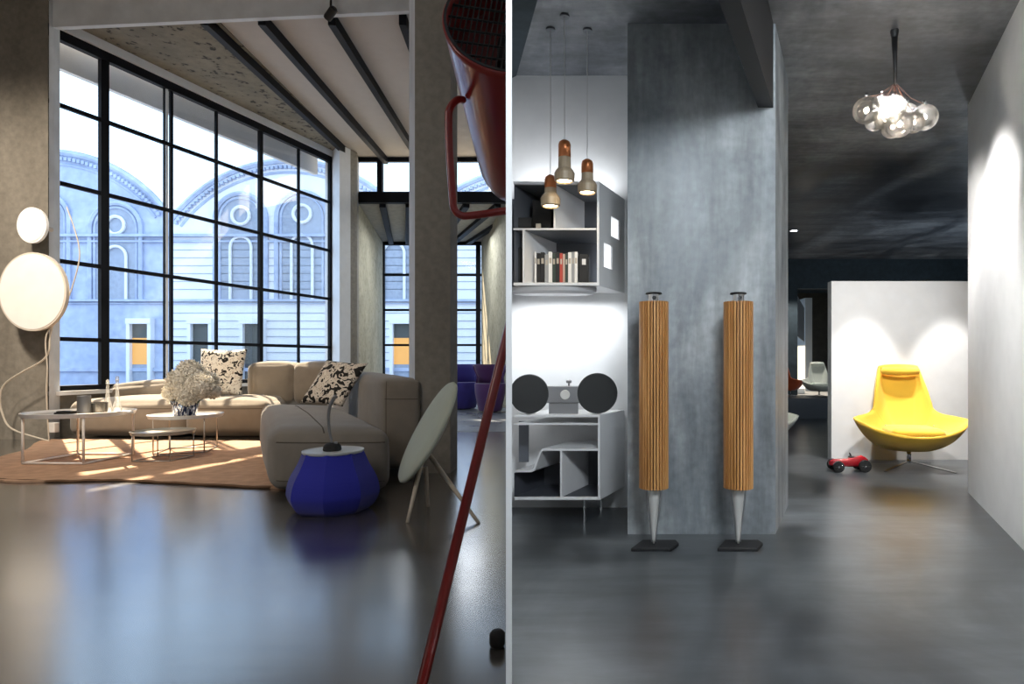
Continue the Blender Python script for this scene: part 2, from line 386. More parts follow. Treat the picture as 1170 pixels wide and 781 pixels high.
# ------------------------------------------------------------------ big steel window (left)
WA = Vector((-8.11, 8.9, 0)); WB = Vector((-6.70, 14.45, 0)); wd = (WB-WA).normalized(); wn = Vector((wd.y, -wd.x, 0))  # normal into the room
def wpt(px, z):     # point of the window plane seen at pixel column px
    k = (px-CX)/FX; s = (k*WA.y-WA.x)/(wd.x-k*wd.y); q = WA+wd*s
    return Vector((q.x, q.y, z))
win = thing('window_1', wpt(62, 0), None, None); win['kind'] = 'structure'
zs0, ztop = 0.66, 5.90
rows = [1.42, 2.56, 3.70, 4.84]
b = BM()
cols = [(58, .05, .05), (118.5, .12, .07), (187.5, .020, .03), (195.5, .05, .04), (247, .04, .045), (297.5, .085, .06), (341, .04, .05), (377, .07, .07)]
for px, w, h_ in cols:
    q = wpt(px, 0); beam(b, (q.x, q.y, zs0), (q.x, q.y, ztop), w, h_, wn)
qa, qb = wpt(50, 0), wpt(379, 0)
for z in rows: beam(b, qa+Vector((0, 0, z)), qb+Vector((0, 0, z)), .05, .06)
beam(b, qa+Vector((0, 0, ztop-.04)), qb+Vector((0, 0, ztop-.04)), .10, .16); beam(b, qa+Vector((0, 0, zs0+.03)), qb+Vector((0, 0, zs0+.03)), .10, .09)
link('window_frame', b, M_steel, win)
b = BM(); q = wpt(190.5, 0); beam(b, (q.x, q.y, zs0), (q.x, q.y, ztop), .035, .02, wn); link('window_post', b, M_reveal, win)
for (pa, pb) in ((56, 118), (118, 191), (191, 247), (247, 297), (297, 341), (341, 376)):
    b = BM(); a_, b_ = wpt(pa, 0), wpt(pb, 0); prism(b, [a_+Vector((0, 0, zs0)), b_+Vector((0, 0, zs0)), b_+Vector((0, 0, ztop)), a_+Vector((0, 0, ztop))], -wn*.008)
    link('window_pane', b, M_glass, win)
b = BM(); beam(b, qa+Vector((0, 0, zs0-.03))+wn*.06, qb+Vector((0, 0, zs0-.03))+wn*.0, .20, .06); link('window_sill', b, M_reveal, win)
# wall below the window, lintel strip above, reveals
def wall_run(px0, px1, z0, z1, th, m, name, inset=0.):
    b = BM(); a_, b_ = wpt(px0, 0)+wn*inset, wpt(px1, 0)+wn*inset
    quad_prism(b, [(a_.x, a_.y), (b_.x, b_.y), (b_.x-wn.x*th, b_.y-wn.y*th), (a_.x-wn.x*th, a_.y-wn.y*th)], z0, z1)
    return struct(name, b, m)
wall_run(57, 380, 0, zs0-.06, .3, M_col, 'wall_window', .04)
wall_run(57, 380, ztop+.02, zc+.02, .3, M_reveal, 'trim_1', .10)
wall_run(30, 380, 5.56, 6.05, .1, M_reveal, 'trim_12', -.42)
# reveal at the far end of the window
RE = wpt(380, 0); RN = P(388, 0, 14.0); RN.z = 0
b = BM(); quad_prism(b, [(RE.x-.2, RE.y+.05), (RE.x+.0, RE.y-.05), (RN.x, RN.y), (RN.x+.1, RN.y+.35)], 0, zc); struct('trim_2', b, M_reveal)
# concrete pier beside it
Q0, Q1 = P(388, 0, 14.0), P(408, 0, 14.6)
b = BM(); quad_prism(b, [(Q0.x, Q0.y), (Q1.x, Q1.y), (Q1.x-.2, Q1.y+.6), (Q0.x-.3, Q0.y+.6)], 0, zc); struct('wall_pier', b, M_col)
# rough wall running back to the annex glazing
R0, R1 = P(407, 0, 14.7), P(437.5, 0, 20.0)
b = BM(); quad_prism(b, [(R0.x, R0.y), (R1.x, R1.y), (R1.x-.6, R1.y), (R0.x-.6, R0.y)], 0, 4.96); struct('wall_annex', b, M_rough2)
# left wall outside return (closes the shell left of the window)
b = BM(); quad_prism(b, [(-9.8, 8.6), (-8.1, 8.72), (-8.15, 9.0), (-9.8, 8.9)], 0, 6.9); struct('wall_return', b, M_col)
# column at the picture's left edge, with pale side face
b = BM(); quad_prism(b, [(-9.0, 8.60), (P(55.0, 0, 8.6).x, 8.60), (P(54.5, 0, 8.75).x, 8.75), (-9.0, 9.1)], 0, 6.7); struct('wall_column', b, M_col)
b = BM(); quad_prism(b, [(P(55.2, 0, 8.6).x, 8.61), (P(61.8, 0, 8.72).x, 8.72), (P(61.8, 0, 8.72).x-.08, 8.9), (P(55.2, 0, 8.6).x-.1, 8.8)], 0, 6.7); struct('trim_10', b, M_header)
# centre column, with a chamfered corner
a1, a2 = P(474, 0, 6.0), P(514.5, 0, 6.0); a0 = a1+Vector((-.407, .913, 0))*.54
b = BM(); hb = [(a1.x, a1.y), (a2.x, a2.y), (a2.x-.02, 6.35), (a2.x-.1, 6.5), (a0.x+.03, a0.y)]
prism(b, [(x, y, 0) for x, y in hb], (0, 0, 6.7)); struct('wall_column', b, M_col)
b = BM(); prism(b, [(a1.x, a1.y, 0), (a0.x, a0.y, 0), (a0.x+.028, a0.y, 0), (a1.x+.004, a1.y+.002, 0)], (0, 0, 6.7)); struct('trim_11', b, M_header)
# header spanning the columns
h0, h1 = P(62, 31, 8.66), P(585, 7, 8.66)
b = BM(); hexa(b, [(h0.x-.02, 8.66, h0.z), (h1.x, 8.66, h1.z), (h1.x, 8.74, h1.z), (h0.x-.02, 8.74, h0.z)], [(h0.x-.02, 8.66, 6.7), (h1.x, 8.66, 6.7), (h1.x, 8.74, 6.7), (h0.x-.02, 8.74, 6.7)])
struct('trim_3', b, M_header)
# near ceiling beams seen against the plaster (black steel)
def cp(px, py, Y): return P(px, py, Y)
bt = [((-40, 22), (0, 0))]
beams = [((233, 22), (406, 182)), ((299, 19), (441, 183)), ((379, 16), (480, 183)), ((460, 13), (517, 183)), ((538, 9), (553, 183)), ((112, 28), (100, 0))]
for (n0, n1) in beams[:5]:
    a_, b_ = P(n0[0], n0[1], 8.78), P(n1[0], n1[1], 15.0)
    a_.z = b_.z = zc-.06
    b = BM(); beam(b, a_, b_, .105, .16); struct('trim_4', b, M_steel)
# rough concrete ceiling strip between window and first beam
b = BM(); a_, b_ = P(233, 20, 8.6), P(406, 182, 15.0)
s0, s1 = wpt(45, 0), wpt(380, 0)
prism(b, [(s0.x+.1, 8.76, zc), (a_.x, 8.76, zc), (b_.x, 15.0, zc), (s1.x-.1, s1.y+.6, zc)], (0, 0, .02)); struct('ceiling', b, M_rough)

# ------------------------------------------------------------------ clerestory and annex
def frame_run(name, Y, x0, x1, z0, z1, vx, hz, w=.08, d=.08, ends=True):
    o = thing(name, (0, Y, 0), None, None); o['kind'] = 'structure'
    b = BM()
    for x, ww in vx: box(b, x-ww/2, x+ww/2, Y-d/2, Y+d/2, z0, z1)
    for z, ww in hz: box(b, x0, x1, Y-d/2+.004, Y+d/2-.004, z-ww/2, z+ww/2)
    link('window_frame', b, M_steel, o)
    b = BM(); box(b, x0, x1, Y-.005, Y+.005, z0, z1); link('window_pane', b, M_glass, o)
    return o
Yc = 15.0
X0c, X1c = P(407, 0, Yc).x, part_x(Yc)-.03
zt0 = P(0, 223, Yc).z; zb0 = P(0, 231, Yc).z
frame_run('window_2', Yc, X0c, X1c, zt0, zc, [(P(434.5, 0, Yc).x, .13), (P(569, 0, Yc).x, .11)], [(zc-.03, .12), (zt0, .16)], d=.1)
b = BM(); box(b, X0c, X1c, Yc-.06, Yc+.1, zb0-.02, zt0); struct('trim_5', b, M_steel)
# annex roof
b = BM(); quad_prism(b, [(X0c-.8, Yc+.1), (X1c+.05, Yc+.1), (part_x(20.3)-.03, 20.3), (R1.x-.8, 20.3)], 4.98, 5.2); struct('ceiling', b, mat('annex ceiling boards', (.40, .39, .35), .8, var=.15, vscale=8))
for (n0, n1) in (((437, 231), (447, 275)), ((467, 231), (466, 275)), ((533, 231), (503, 275)), ((569, 231), (517, 275)), ((603, 231), (534, 275)), ((655, 231), (553, 275))):
    a_, b_ = P(n0[0], 0, Yc+.1), P(n1[0], 0, 20.0); a_.z = b_.z = 4.93
    # stop the beam at the partition
    L_ = lambda p: p.x-(part_x(p.y)-.06)
    if L_(a_) > 0: a_ = a_+(b_-a_)*(L_(a_)/(L_(a_)-L_(b_)))
    b = BM(); beam(b, a_, b_, .15, .10); struct('trim_6', b, M_steel)
Ya = 20.0; Xa0, Xa1 = R1.x, P(550, 0, Ya).x
frame_run('window_3', Ya, Xa0, Xa1, .35, 4.98, [(Xa0+.03, .06), (P(470, 0, Ya).x, .12), (P(514, 0, Ya).x, .10), (P(546.5, 0, Ya).x, .14)],
          [(4.93, .12)]+[(P(0, y, Ya).z, .07) for y in (314, 354, 394)]+[(.38, .08)], d=.1)
b = BM(); box(b, Xa0-.6, Xa1+.05, Ya-.06, Ya+.2, 0, .35); struct('wall_back', b, M_reveal)
# annex wall to the right, running towards the viewer
b = BM(); quad_prism(b, [(Xa1, Ya), (P(577.5, 0, 15.1).x, 15.1), (P(577.5, 0, 15.1).x+.02, 15.1), (part_x(20)-.02, Ya)], 0, 4.98); struct('wall_annex', b, M_rough2)
# raised pale floor of the annex
b = BM(); fl = F(512, 493); box(b, -6.6, part_x(fl.y)-.03, fl.y, fl.y+.001+5.0, 0, .004); struct('floor', b, concrete('blue grey annex floor', [(.3, (.10, .115, .14)), (.7, (.17, .19, .22))], (1, 1, 1), (.25, .4), .05, 20))

# ------------------------------------------------------------------ facade across the street
YF = 26.0
gnd = P(0, 452, YF).z
b = BM(); box(b, -45, 8, 14.9+5.6, 60, gnd-.1, gnd); box(b, -45, -9.9, -5, 60, gnd-.12, gnd-.02); struct('ground', b, M_street)
fac = thing('building', (P(200, 0, YF).x, YF, gnd), 'pale stone palace with arched gables across the street beyond the big steel window', 'building')
R = 171; arcs = [(55, 341), (330, 351), (605, 361), (-220, 331)]
def facade_profile():
    pts = []
    px = -330
    while px <= 640:
        y = 238
        for cx, cy in arcs:
            dx = px-cx
            if abs(dx) < R: y = min(y, cy-math.sqrt(R*R-dx*dx))
        pts.append((px, min(y, 238))); px += 6
    return pts
pr = facade_profile()
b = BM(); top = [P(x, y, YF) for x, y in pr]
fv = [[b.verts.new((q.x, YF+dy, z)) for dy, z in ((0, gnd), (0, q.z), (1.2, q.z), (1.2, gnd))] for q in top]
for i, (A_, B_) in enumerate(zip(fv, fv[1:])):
    for k in range(3): b.faces.new((A_[k], B_[k], B_[k+1], A_[k+1])).material_index = 1 if pr[i][0] >= 197 else 0  # sunlit right part and shaded left part split by material
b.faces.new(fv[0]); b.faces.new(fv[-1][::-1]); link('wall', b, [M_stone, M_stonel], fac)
def arc_pts(cx, cy, r, a0, a1, n, Y=YF): return [P(cx+r*math.cos(a), cy-r*math.sin(a), Y) for a in [a0+(a1-a0)*i/n for i in range(n+1)]]
for cx, cy in arcs[:3]:
    b = BM(); an = math.acos(138/171)
    tube(b, arc_pts(cx, cy, R-4, an, PI-an, 40), .12, 6); tube(b, arc_pts(cx, cy, R-17, an*1.02, PI-an*1.02, 40), .06, 6)
    for i in range(60):     # dentils
        a = an+(PI-2*an)*(i+.5)/60; q = P(cx+(R-11)*math.cos(a), cy-(R-11)*math.sin(a), YF); box(b, q.x-.06, q.x+.06, YF-.14, YF, q.z-.07, q.z+.07)
    link('arch_moulding', b, M_stoned if False else M_stone, fac)
def fbox(b, x0, x1, y0, y1, d): box(b, P(x0, 0, YF).x, P(x1, 0, YF).x, YF-d, YF+.05, P(0, y1, YF).z, P(0, y0, YF).z)
b = BM()
for x0, x1 in ((-300, 640),): fbox(b, x0, x1, 268, 271, .22); fbox(b, x0, x1, 275, 277, .12); fbox(b, x0, x1, 342, 344.5, .18); fbox(b, x0, x1, 346, 347, .1); fbox(b, x0, x1, 420, 424, .12)
link('cornice', b, M_stone, fac)
def arched(cx, top, r, bot, oc=True):
    f = BM(); pts = arc_pts(cx, top+r, r, 0, PI, 18, YF-.05)
    tube(f, [P(cx+r, bot, YF-.05)]+pts+[P(cx-r, bot, YF-.05)], .10, 6)
    tube(f, [P(cx+r-5, bot, YF-.05)]+arc_pts(cx, top+r, r-5, 0, PI, 18, YF-.05)+[P(cx-r+5, bot, YF-.05)], .05, 6)
    o = link('arched_window', f, M_stone, fac)
    g = BM(); pts = [P(cx+r-5, bot, YF-.03)]+arc_pts(cx, top+r, r-5, 0, PI, 18, YF-.03)+[P(cx-r+5, bot, YF-.03)]
    prism(g, pts, (0, .06, 0)); link('recess', g, M_stoned, o)
    if oc:
        k = BM(); tube(k, arc_pts(cx, top+r-4, 10, 0, 2*PI, 20, YF-.08), .07, 6); link('oculus', k, M_stonel, o)
        k = BM(); tube(k, [P(cx+12, bot, YF-.1), P(cx+12, top+r+32, YF-.1)]+arc_pts(cx, top+r+32, 12, 0, PI, 10, YF-.1)+[P(cx-12, bot, YF-.1)], .06, 6); link('niche', k, M_stonel, o)
for cx, top in ((50, 221), (132, 232), (275, 221), (345, 219), (-40, 222), (-130, 222), (450, 228)): arched(cx, top, 29, 343)
for px, lit in ((163, True), (232, False), (291, False), (-60, False), (461, True)):
    b = BM(); fbox(b, px-13.8, px-10, 370.05, 444, .25); fbox(b, px+10, px+13.8, 370.05, 444, .25); fbox(b, px-14, px+14, 364, 370, .28)
    o = link('door', b, M_stonel, fac)
    b = BM(); fbox(b, px-10, px+10, 370, 386 if lit else 444, .08); link('door_panel', b, M_doord, o)
    if lit: b = BM(); fbox(b, px-10, px+10, 386, 416, .085); link('lit_opening', b, M_warm, o); b = BM(); fbox(b, px-10, px+10, 416, 446, .082); link('door_foot', b, M_stoned, o)
# ashlar courses on the wall, shallow string lines
b = BM()
for y in range(285, 450, 9):
    if y in (339, 348): continue
    fbox(b, 195, 640, y, y+.6, .03)
link('stone_course', b, M_stoned, fac)

# ================================================================== SETTING: gallery (right)
zr = 3.24; D = Vector((.389, 1.0, 0))          # depth direction of this room
def along(p, dY): return Vector((p[0]+.389*dY, p[1]+dY, p[2] if len(p) > 2 else 0))
b = BM(); quad_prism(b, [(part_x(YB)+.02, YB), (9, YB), (9, 13.0), (part_x(13.0)+.02, 13.0)], zr, zr+.2); struct('ceiling', b, M_ceilR)
# concrete pillar
p0, p1 = P(717, 0, 3.89), P(886, 0, 3.89)
b = BM(); q3 = along(p1, .78); q4 = along(p0, .78)
quad_prism(b, [(p0.x, p0.y), (p1.x, p1.y), (q3.x, q3.y), (q4.x, q4.y)], 0, zr); struct('wall_pillar', b, M_pill)
# black dropped beam running from the pillar to the viewer
b = BM(); w0, w1 = P(866, 0, 3.89).x, P(883.5, 0, 3.89).x; zb = P(0, 123, 3.89).z; back = -3.4
quad_prism(b, [(w0+.389*back, 3.888+back), (w1+.389*back, 3.888+back), (w1, 3.888), (w0, 3.888)], zb, zr); struct('trim_7', b, M_black)
# white wall behind the cabinets
Yw = 4.6
b = BM(); box(b, part_x(Yw)+.009, .42, Yw, Yw+.12, 0, zr); struct('wall_white', b, M_white)
# thin dropped ceiling strip at the upper left
b = BM(); prism(b, [P(586, -60, 3.6)+Vector((0, 0, 0)), P(618, -10, 3.6), P(590, 85, 4.55), P(586, 85, 4.55)], (0, 0, .02))
b.free()
b = BM(); e1, e2 = P(614, 3, zr and (zr-EYE)*FX/(CY-3)), P(590, 82, (zr-EYE)*FX/(CY-82))
quad_prism(b, [(part_x(3.2)+.01, 3.2), (e1.x+.12, 3.2), (e2.x, e2.y), (part_x(4.59)+.01, 4.59)], zr-.03, zr); struct('trim_8', b, M_dark)
# right wall
r0 = Vector((2.975, 5.13, 0)); rd = Vector((.374, 1, 0))
ra = r0-rd*6.2
b = BM(); quad_prism(b, [(ra.x, ra.y), (ra.x+.6, ra.y), (r0.x+.6, r0.y), (r0.x, r0.y)], 0, zr); struct('wall_right', b, M_white)
# free-standing white panel behind the yellow chair
Yp = 6.82
b = BM(); box(b, P(950, 0, Yp).x, 4.6, Yp, Yp+.12, 0, P(0, 321, Yp).z); struct('wall_panel', b, M_white)
# far walls
b = BM(); box(b, part_x(13)+.03, P(901, 0, 13).x+.16, 12.9, 13.1, 0, zr); box(b, P(901, 0, 13).x+.16, 9, 12.9, 13.1, P(0, 330, 13).z, zr); struct('wall_back', b, M_dark)
b = BM(); box(b, part_x(16)+.03, 9, 17, 17.2, 0, zr); struct('wall_far', b, mat('brown far wall', (.045, .038, .028), .8, var=.2))
b = BM(); box(b, 3.6, 9, 13.1, 17, P(0, 330, 13).z+.35, zr); struct('ceiling', b, M_dark)
b = BM(); box(b, 9, 9.2, YB, 17.2, 0, zr+.2); struct('wall_outer', b, M_dark)
# pale pier in the far opening
b = BM(); quad_prism(b, [(P(920, 0, 14.6).x, 14.6), (P(928, 0, 14.6).x, 14.6), (P(928, 0, 14.6).x, 15.2), (P(920, 0, 14.6).x, 15.2)], .38, 2.6); struct('wall_pier', b, mat('pale grey pier', (.42, .44, .45), .7))
b = BM(); g0, g1 = P(905, 0, 13.6), P(919, 0, 14.5)
hexa(b, [(g0.x, g0.y, 1.75), (g1.x, g1.y, 1.55), (g1.x, g1.y+.05, 1.55), (g0.x, g0.y+.05, 1.75)], [(g0.x, g0.y, 2.75), (g1.x, g1.y, 2.35), (g1.x, g1.y+.05, 2.35), (g0.x, g0.y+.05, 2.75)]); struct('trim_9', b, mat('pale grey panel', (.30, .33, .36), .7))
# raised platform far behind
b = BM(); box(b, P(901, 0, 11.7).x-.6, 8.9, 11.7, 12.7, 0, .38); box(b, P(901, 0, 11.7).x-.6, 8.9, 12.7, 16.9, 0, .379); struct('floor', b, M_plat)

# gallery lights -------------------------------------------------------------
for px_ in (2.75, 3.72): lamp('panel_spot', 'SPOT', (px_, 6.12, 3.15), 340, (1, .97, .93), aim=(px_+.03, 6.36, 0), spot_size=math.radians(40), spot_blend=.22, shadow_soft_size=.04)
lamp('panel_fill_light', 'SPOT', (2.2, 4.2, 2.9), 300, (1, .97, .93), aim=(3.1, 6.8, .9), spot_size=math.radians(70), spot_blend=1, shadow_soft_size=.1)  # added fill to brighten the panel and soften chair shadows
lamp('far_room_fill', 'POINT', (6.2, 9.4, 1.4), 70, (.75, .88, 1), shadow_soft_size=.2)  # unseen point light added to lift the far ceiling and back wall
lamp('passage_fill_spot', 'SPOT', (1.9, 7.2, 3.1), 60, (1, .95, .85), aim=(2.1, 7.9, .4), spot_size=math.radians(50), spot_blend=.6, shadow_soft_size=.05)  # light added to lift the half-hidden cream armchair
lamp('cabinet_inner_fill', 'AREA', (-.015, 4.50, 1.93), .55, (.92, .96, 1), aim=(.01, 4.7, 1.93), shape='RECTANGLE', size=.10, size_y=.5)  # invented source so the side cutouts look bright
for dy in (2.7, 4.3):
    q = r0-rd*(5.13-dy); lamp('wall_spot', 'SPOT', (q.x-.85, q.y, 3.15), 250, (1, .98, .95), aim=(q.x-.05, q.y, .9), spot_size=math.radians(80), spot_blend=.55, shadow_soft_size=.06)
lamp('far_platform_fill_spot', 'SPOT', (3.6, 12.0, 3.0), 150, (1, .97, .9), aim=(4.0, 13.2, .4), spot_size=math.radians(60), spot_blend=.5, shadow_soft_size=.05)  # added to brighten the far opening, no fixture modelled
lamp('cabinet_led_strip', 'AREA', (-.32, 4.40, 1.50), 4.5, (.92, .96, 1), aim=(-.32, 4.62, .6), shape='RECTANGLE', size=.7, size_y=.05)
lamp('cabinet_top_led', 'AREA', (-.32, 4.45, 2.34), 2.5, (.92, .96, 1), aim=(-.32, 4.6, 3.0), shape='RECTANGLE', size=.7, size_y=.05)

# ================================================================== LIVING ROOM THINGS
# --- rug
rugpts = [(-5, 549), (60, 551), (130, 550), (200, 553), (306, 558), (330, 553), (330, 510), (296, 505), (200, 504.5), (60, 503), (30, 515), (-5, 526)]
rug = thing('rug', F(160, 530), 'tan woven rug lying under the three white wire tables', 'rug')
b = BM(); pts = [F(*q) for q in rugpts]
pts = crom(pts, 4, True)
prism(b, [(p.x, p.y, .002) for p in pts], (0, 0, .018)); bmesh.ops.triangulate(b, faces=[f for f in b.faces if len(f.verts) > 4]); link('pile', b, M_rug, rug)
b = BM(); edge = crom([F(*q)+Vector((0, 0, .012)) for q in rugpts[:6]], 10)
tube(b, [p+Vector((0, 0, .003*math.sin(i*1.3))) for i, p in enumerate(edge)], .013, 6); link('binding', b, M_rugedge, rug)

# --- sofa
sofa = thing('sofa', F(300, 505), 'taupe corner sofa with a chaise and thick upholstered arms before the steel window', 'sofa')
dS = Vector((-.531, .847, 0))
fl_, fr_ = F(308, 566), F(448, 566)
bl_ = F(299, 508); br_ = fr_+dS*3.3
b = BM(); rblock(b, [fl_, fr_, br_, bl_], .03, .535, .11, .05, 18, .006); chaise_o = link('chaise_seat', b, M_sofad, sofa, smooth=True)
s0, s1 = Vector((-7.78, 8.72, 0)), Vector((-4.78, 8.72, 0))
b = BM(); rblock(b, [s0, (s0+s1)/2+Vector((.15, 0, 0)), (s0+s1)/2+Vector((.1, 1.25, 0)), s0+Vector((.05, 1.25, 0))], .03, .53, .12, .055, 18, .008); seat_a = link('seat', b, M_sofa, sofa, smooth=True)
b = BM(); rblock(b, [(s0+s1)/2+Vector((.17, 0, 0)), s1+Vector((-.1, 0, 0)), s1+Vector((-.5, 1.25, 0)), (s0+s1)/2+Vector((.12, 1.25, 0))], .03, .53, .12, .055, 18, .008); seat_b = link('seat', b, M_sofa, sofa, smooth=True)
# backrests
k0, k1 = P(90, 0, 9.55), P(206, 0, 9.75)
b = BM(); rblock(b, [(k0.x, 9.5), (k1.x, 9.7), (k1.x, 10.15), (k0.x+.12, 10.0)], .42, .76, .13, .05, 14, .02, ztop=lambda u, w: -.10+.14*u); link('backrest', b, M_sofa, sofa, smooth=True)
k0, k1, k2 = P(281, 0, 9.7), P(333, 0, 9.7), P(389, 0, 9.5)
b = BM(); rblock(b, [(k0.x, 9.7), (k1.x, 9.7), (k1.x, 10.15), (k0.x, 10.15)], .42, 1.06, .09, .04, 14, .008); link('backrest', b, M_sofa, sofa, smooth=True)
b = BM(); rblock(b, [(k1.x+.01, 9.7), (k2.x, 9.55), (k2.x, 10.1), (k1.x+.01, 10.15)], .42, 1.06, .09, .04, 14, .008); link('backrest', b, M_sofa, sofa, smooth=True)
# arm along the chaise
g0, g1 = P(436, 0, 5.95), P(483, 0, 5.95)
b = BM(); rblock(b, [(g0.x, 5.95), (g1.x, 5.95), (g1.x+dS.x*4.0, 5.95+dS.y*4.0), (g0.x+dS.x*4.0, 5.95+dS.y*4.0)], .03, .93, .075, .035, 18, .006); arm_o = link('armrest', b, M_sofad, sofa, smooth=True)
# seams laid on the upholstery
from mathutils.bvhtree import BVHTree
def seam(o, a_, b_, d, r=.006, n=28):
    og = ORI[o.name]; me = o.data
    bv = BVHTree.FromPolygons([v.co+og for v in me.vertices], [p.vertices[:] for p in me.polygons])
    pts = []
    for i in range(n+1):
        p = Vector(a_).lerp(Vector(b_), i/n); h_ = bv.ray_cast(p, Vector(d))
        if h_[0] is not None: pts.append(h_[0])
    if len(pts) > 2:
        k = BM(); tube(k, pts, r, 5); link('seam', k, M_seam, o)
up2 = Vector((0, 0, 1.5)); m1 = fl_+(fr_-fl_)*.45
seam(chaise_o, m1+dS*.03+up2, m1+dS*2.6+up2, (0, 0, -1))
seam(chaise_o, fl_+Vector((.05, -1, .435)), fr_+Vector((-.03, -1, .435)), (0, 1, 0), .005)
seam(chaise_o, fl_+Vector((.05, -1, .12)), fr_+Vector((-.03, -1, .12)), (0, 1, 0), .004)
seam(arm_o, (g0.x+.03, 4.5, .73), (g1.x-.02, 4.5, .73), (0, 1, 0), .004)
seam(arm_o, (g0.x+.045, 4.5, .08), (g0.x+.045, 4.5, .90), (0, 1, 0), .004)
seam(seat_a, (s0.x+.06, 7.5, .42), ((s0.x+s1.x)/2+.1, 7.5, .42), (0, 1, 0), .005)
seam(seat_b, ((s0.x+s1.x)/2+.22, 7.5, .42), (s1.x-.2, 7.5, .42), (0, 1, 0), .005)

# --- cushions
def cushion(name, c, xa, ya, s, th, m, label):
    xa = Vector(xa).normalized(); ya = Vector(ya).normalized(); nz = xa.cross(ya).normalized(); c = Vector(c)
    b = BM(); n = 20; top = {}; bot = {}
    for i in range(n+1):
        for j in range(n+1):
            u, v = 2*i/n-1, 2*j/n-1
            uu = u*(1-.07*(1-v*v)) ; vv = v*(1-.07*(1-u*u))
            h = th*((1-u**4)*(1-v**4))**.5*(.75+.25*math.cos(u*2)*math.cos(v*2))
            h += .010*mnoise.noise(Vector((u*2, v*2, th*10)))*(1-u*u)*(1-v*v)
            p = c+xa*uu*s+ya*vv*s
            edge_ = i in (0, n) or j in (0, n)
            top[i, j] = b.verts.new(p+nz*h)
            bot[i, j] = top[i, j] if edge_ else b.verts.new(p-nz*h)
    for i in range(n):
        for j in range(n):
            b.faces.new((top[i, j], top[i+1, j], top[i+1, j+1], top[i, j+1])); b.faces.new((bot[i, j+1], bot[i+1, j+1], bot[i+1, j], bot[i, j]))
    lo = min(v.co.z for v in b.verts)
    o = link(name, b, m, origin=(c.x, c.y, lo), smooth=True); return tag(o, label, 'cushion')
c1 = P(253, 425, 9.45)
cushion('cushion', c1, (1, -.05, -.01), (-.02, .22, 1), .37, .10, M_pat, 'cream cushion with black spots leaning upright on the sofa back under the window')
c2 = P(382, 437, 6.95)
cushion('cushion', c2, (1, -.28, -.06), (.34, .42, .86), .285, .085, M_pat2, 'black and beige spotted cushion slumped sideways against the chaise arm')

# --- wire tables
def wire_table(name, cx, cyp, Yt, zt_, rad, th, topm, legm, label, inner=None, rr=.010, legang=.0, base=True, z_fl=.022):
    c = Vector(((cx-CX)/FX*Yt, Yt, 0)); o = thing(name, (c.x, c.y, z_fl), label, 'table', None)
    b = BM(); lathe(b, [(rad*.90, zt_-th), (rad*.965, zt_-th*.95), (rad, zt_+.006), (rad-.012, zt_+.008), (rad*.93, zt_-th*.45), (.001, zt_-th*.45)], c, 48); link('table_top', b, topm, o, smooth=False)
    if inner:
        b = BM(); lathe(b, [(rad*.90, zt_-th*.44), (rad*.90, zt_-th*.40)], c, 40); link('tray_surface', b, inner, o)
    u = (cx-CX); dv = Vector((-u, -FX, 0)).normalized() * -1 if False else Vector((-u, -FX, 0)).normalized()
    sv = Vector((-dv.y, dv.x, 0)).normalized()
    rl = rad*.93
    dirs = [dv*math.cos(legang)+sv*math.sin(legang), sv*math.cos(legang)-dv*math.sin(legang)]
    cs = [c+dirs[0]*rl, c+dirs[1]*rl, c-dirs[0]*rl, c-dirs[1]*rl]
    for q in cs:
        b = BM(); tube(b, [(q.x, q.y, z_fl+rr), (q.x, q.y, zt_-th*.8)], rr, 8); link('leg', b, legm, o, smooth=True)
    if base:
        b = BM()
        for q, w_ in zip(cs, cs[1:]+cs[:1]): tube(b, [(q.x, q.y, z_fl+rr), (w_.x, w_.y, z_fl+rr)], rr, 8)
        link('base_frame', b, legm, o, smooth=True)
    return c
M_legw = mat('white wire legs', (.80, .76, .72), .4)
M_legs = mat('steel wire legs', (.45, .43, .40), .35, .6)
T1 = wire_table('coffee_table', 92, 470, 6.70, .545, .49, .04, M_table, M_legw, 'large round white tray table with bottles, nearest the concrete column', M_tray, .012, .05)
T2 = wire_table('side_table', 213, 474, 7.35, .46, .385, .035, M_table, M_legs, 'round white wire table carrying the vase of cream flowers', None, .007, .5)
T3 = wire_table('side_table', 187, 493, 6.75, .33, .30, .03, M_tableg, M_legs, 'lowest of the round wire tables, with an empty grey top', None, .006, .2)

# things on table 1
z1 = .545-.018
def on1(px, dy): # px column on table one, offset in depth
    Y = T1.y+dy; return Vector(((px-CX)/FX*Y, Y, z1))
q = on1(96, -.12); b = BM(); lathe(b, [(.058, 0), (.060, .01), (.060, .195), (.056, .2), (.054, .195), (.052, .02)], q, 28); tag(link('metal_beaker', b, M_greyal, origin=q, smooth=False), 'brushed metal cylinder beaker standing on the large white table', 'beaker')
q = on1(75, -.1); b = BM(); box(b, q.x-.085, q.x+.075, q.y-.05, q.y+.06, z1, z1+.018); box(b, q.x-.065, q.x+.085, q.y-.045, q.y+.05, z1+.018, z1+.034); tag(link('wallet', b, M_rubber, origin=q, bevel=.005), 'flat black case lying left of the metal beaker', 'case')
q = on1(112, .02); b = BM(); lathe(b, [(.075, 0), (.085, .01), (.088, .115), (.085, .118), (.080, .112), (.077, .012)], q, 28); tag(link('bowl', b, mat('smoked metal bowl', (.30, .28, .25), .25, .8), origin=q, smooth=False), 'low dull metal bowl between the beaker and the bottles', 'bowl')
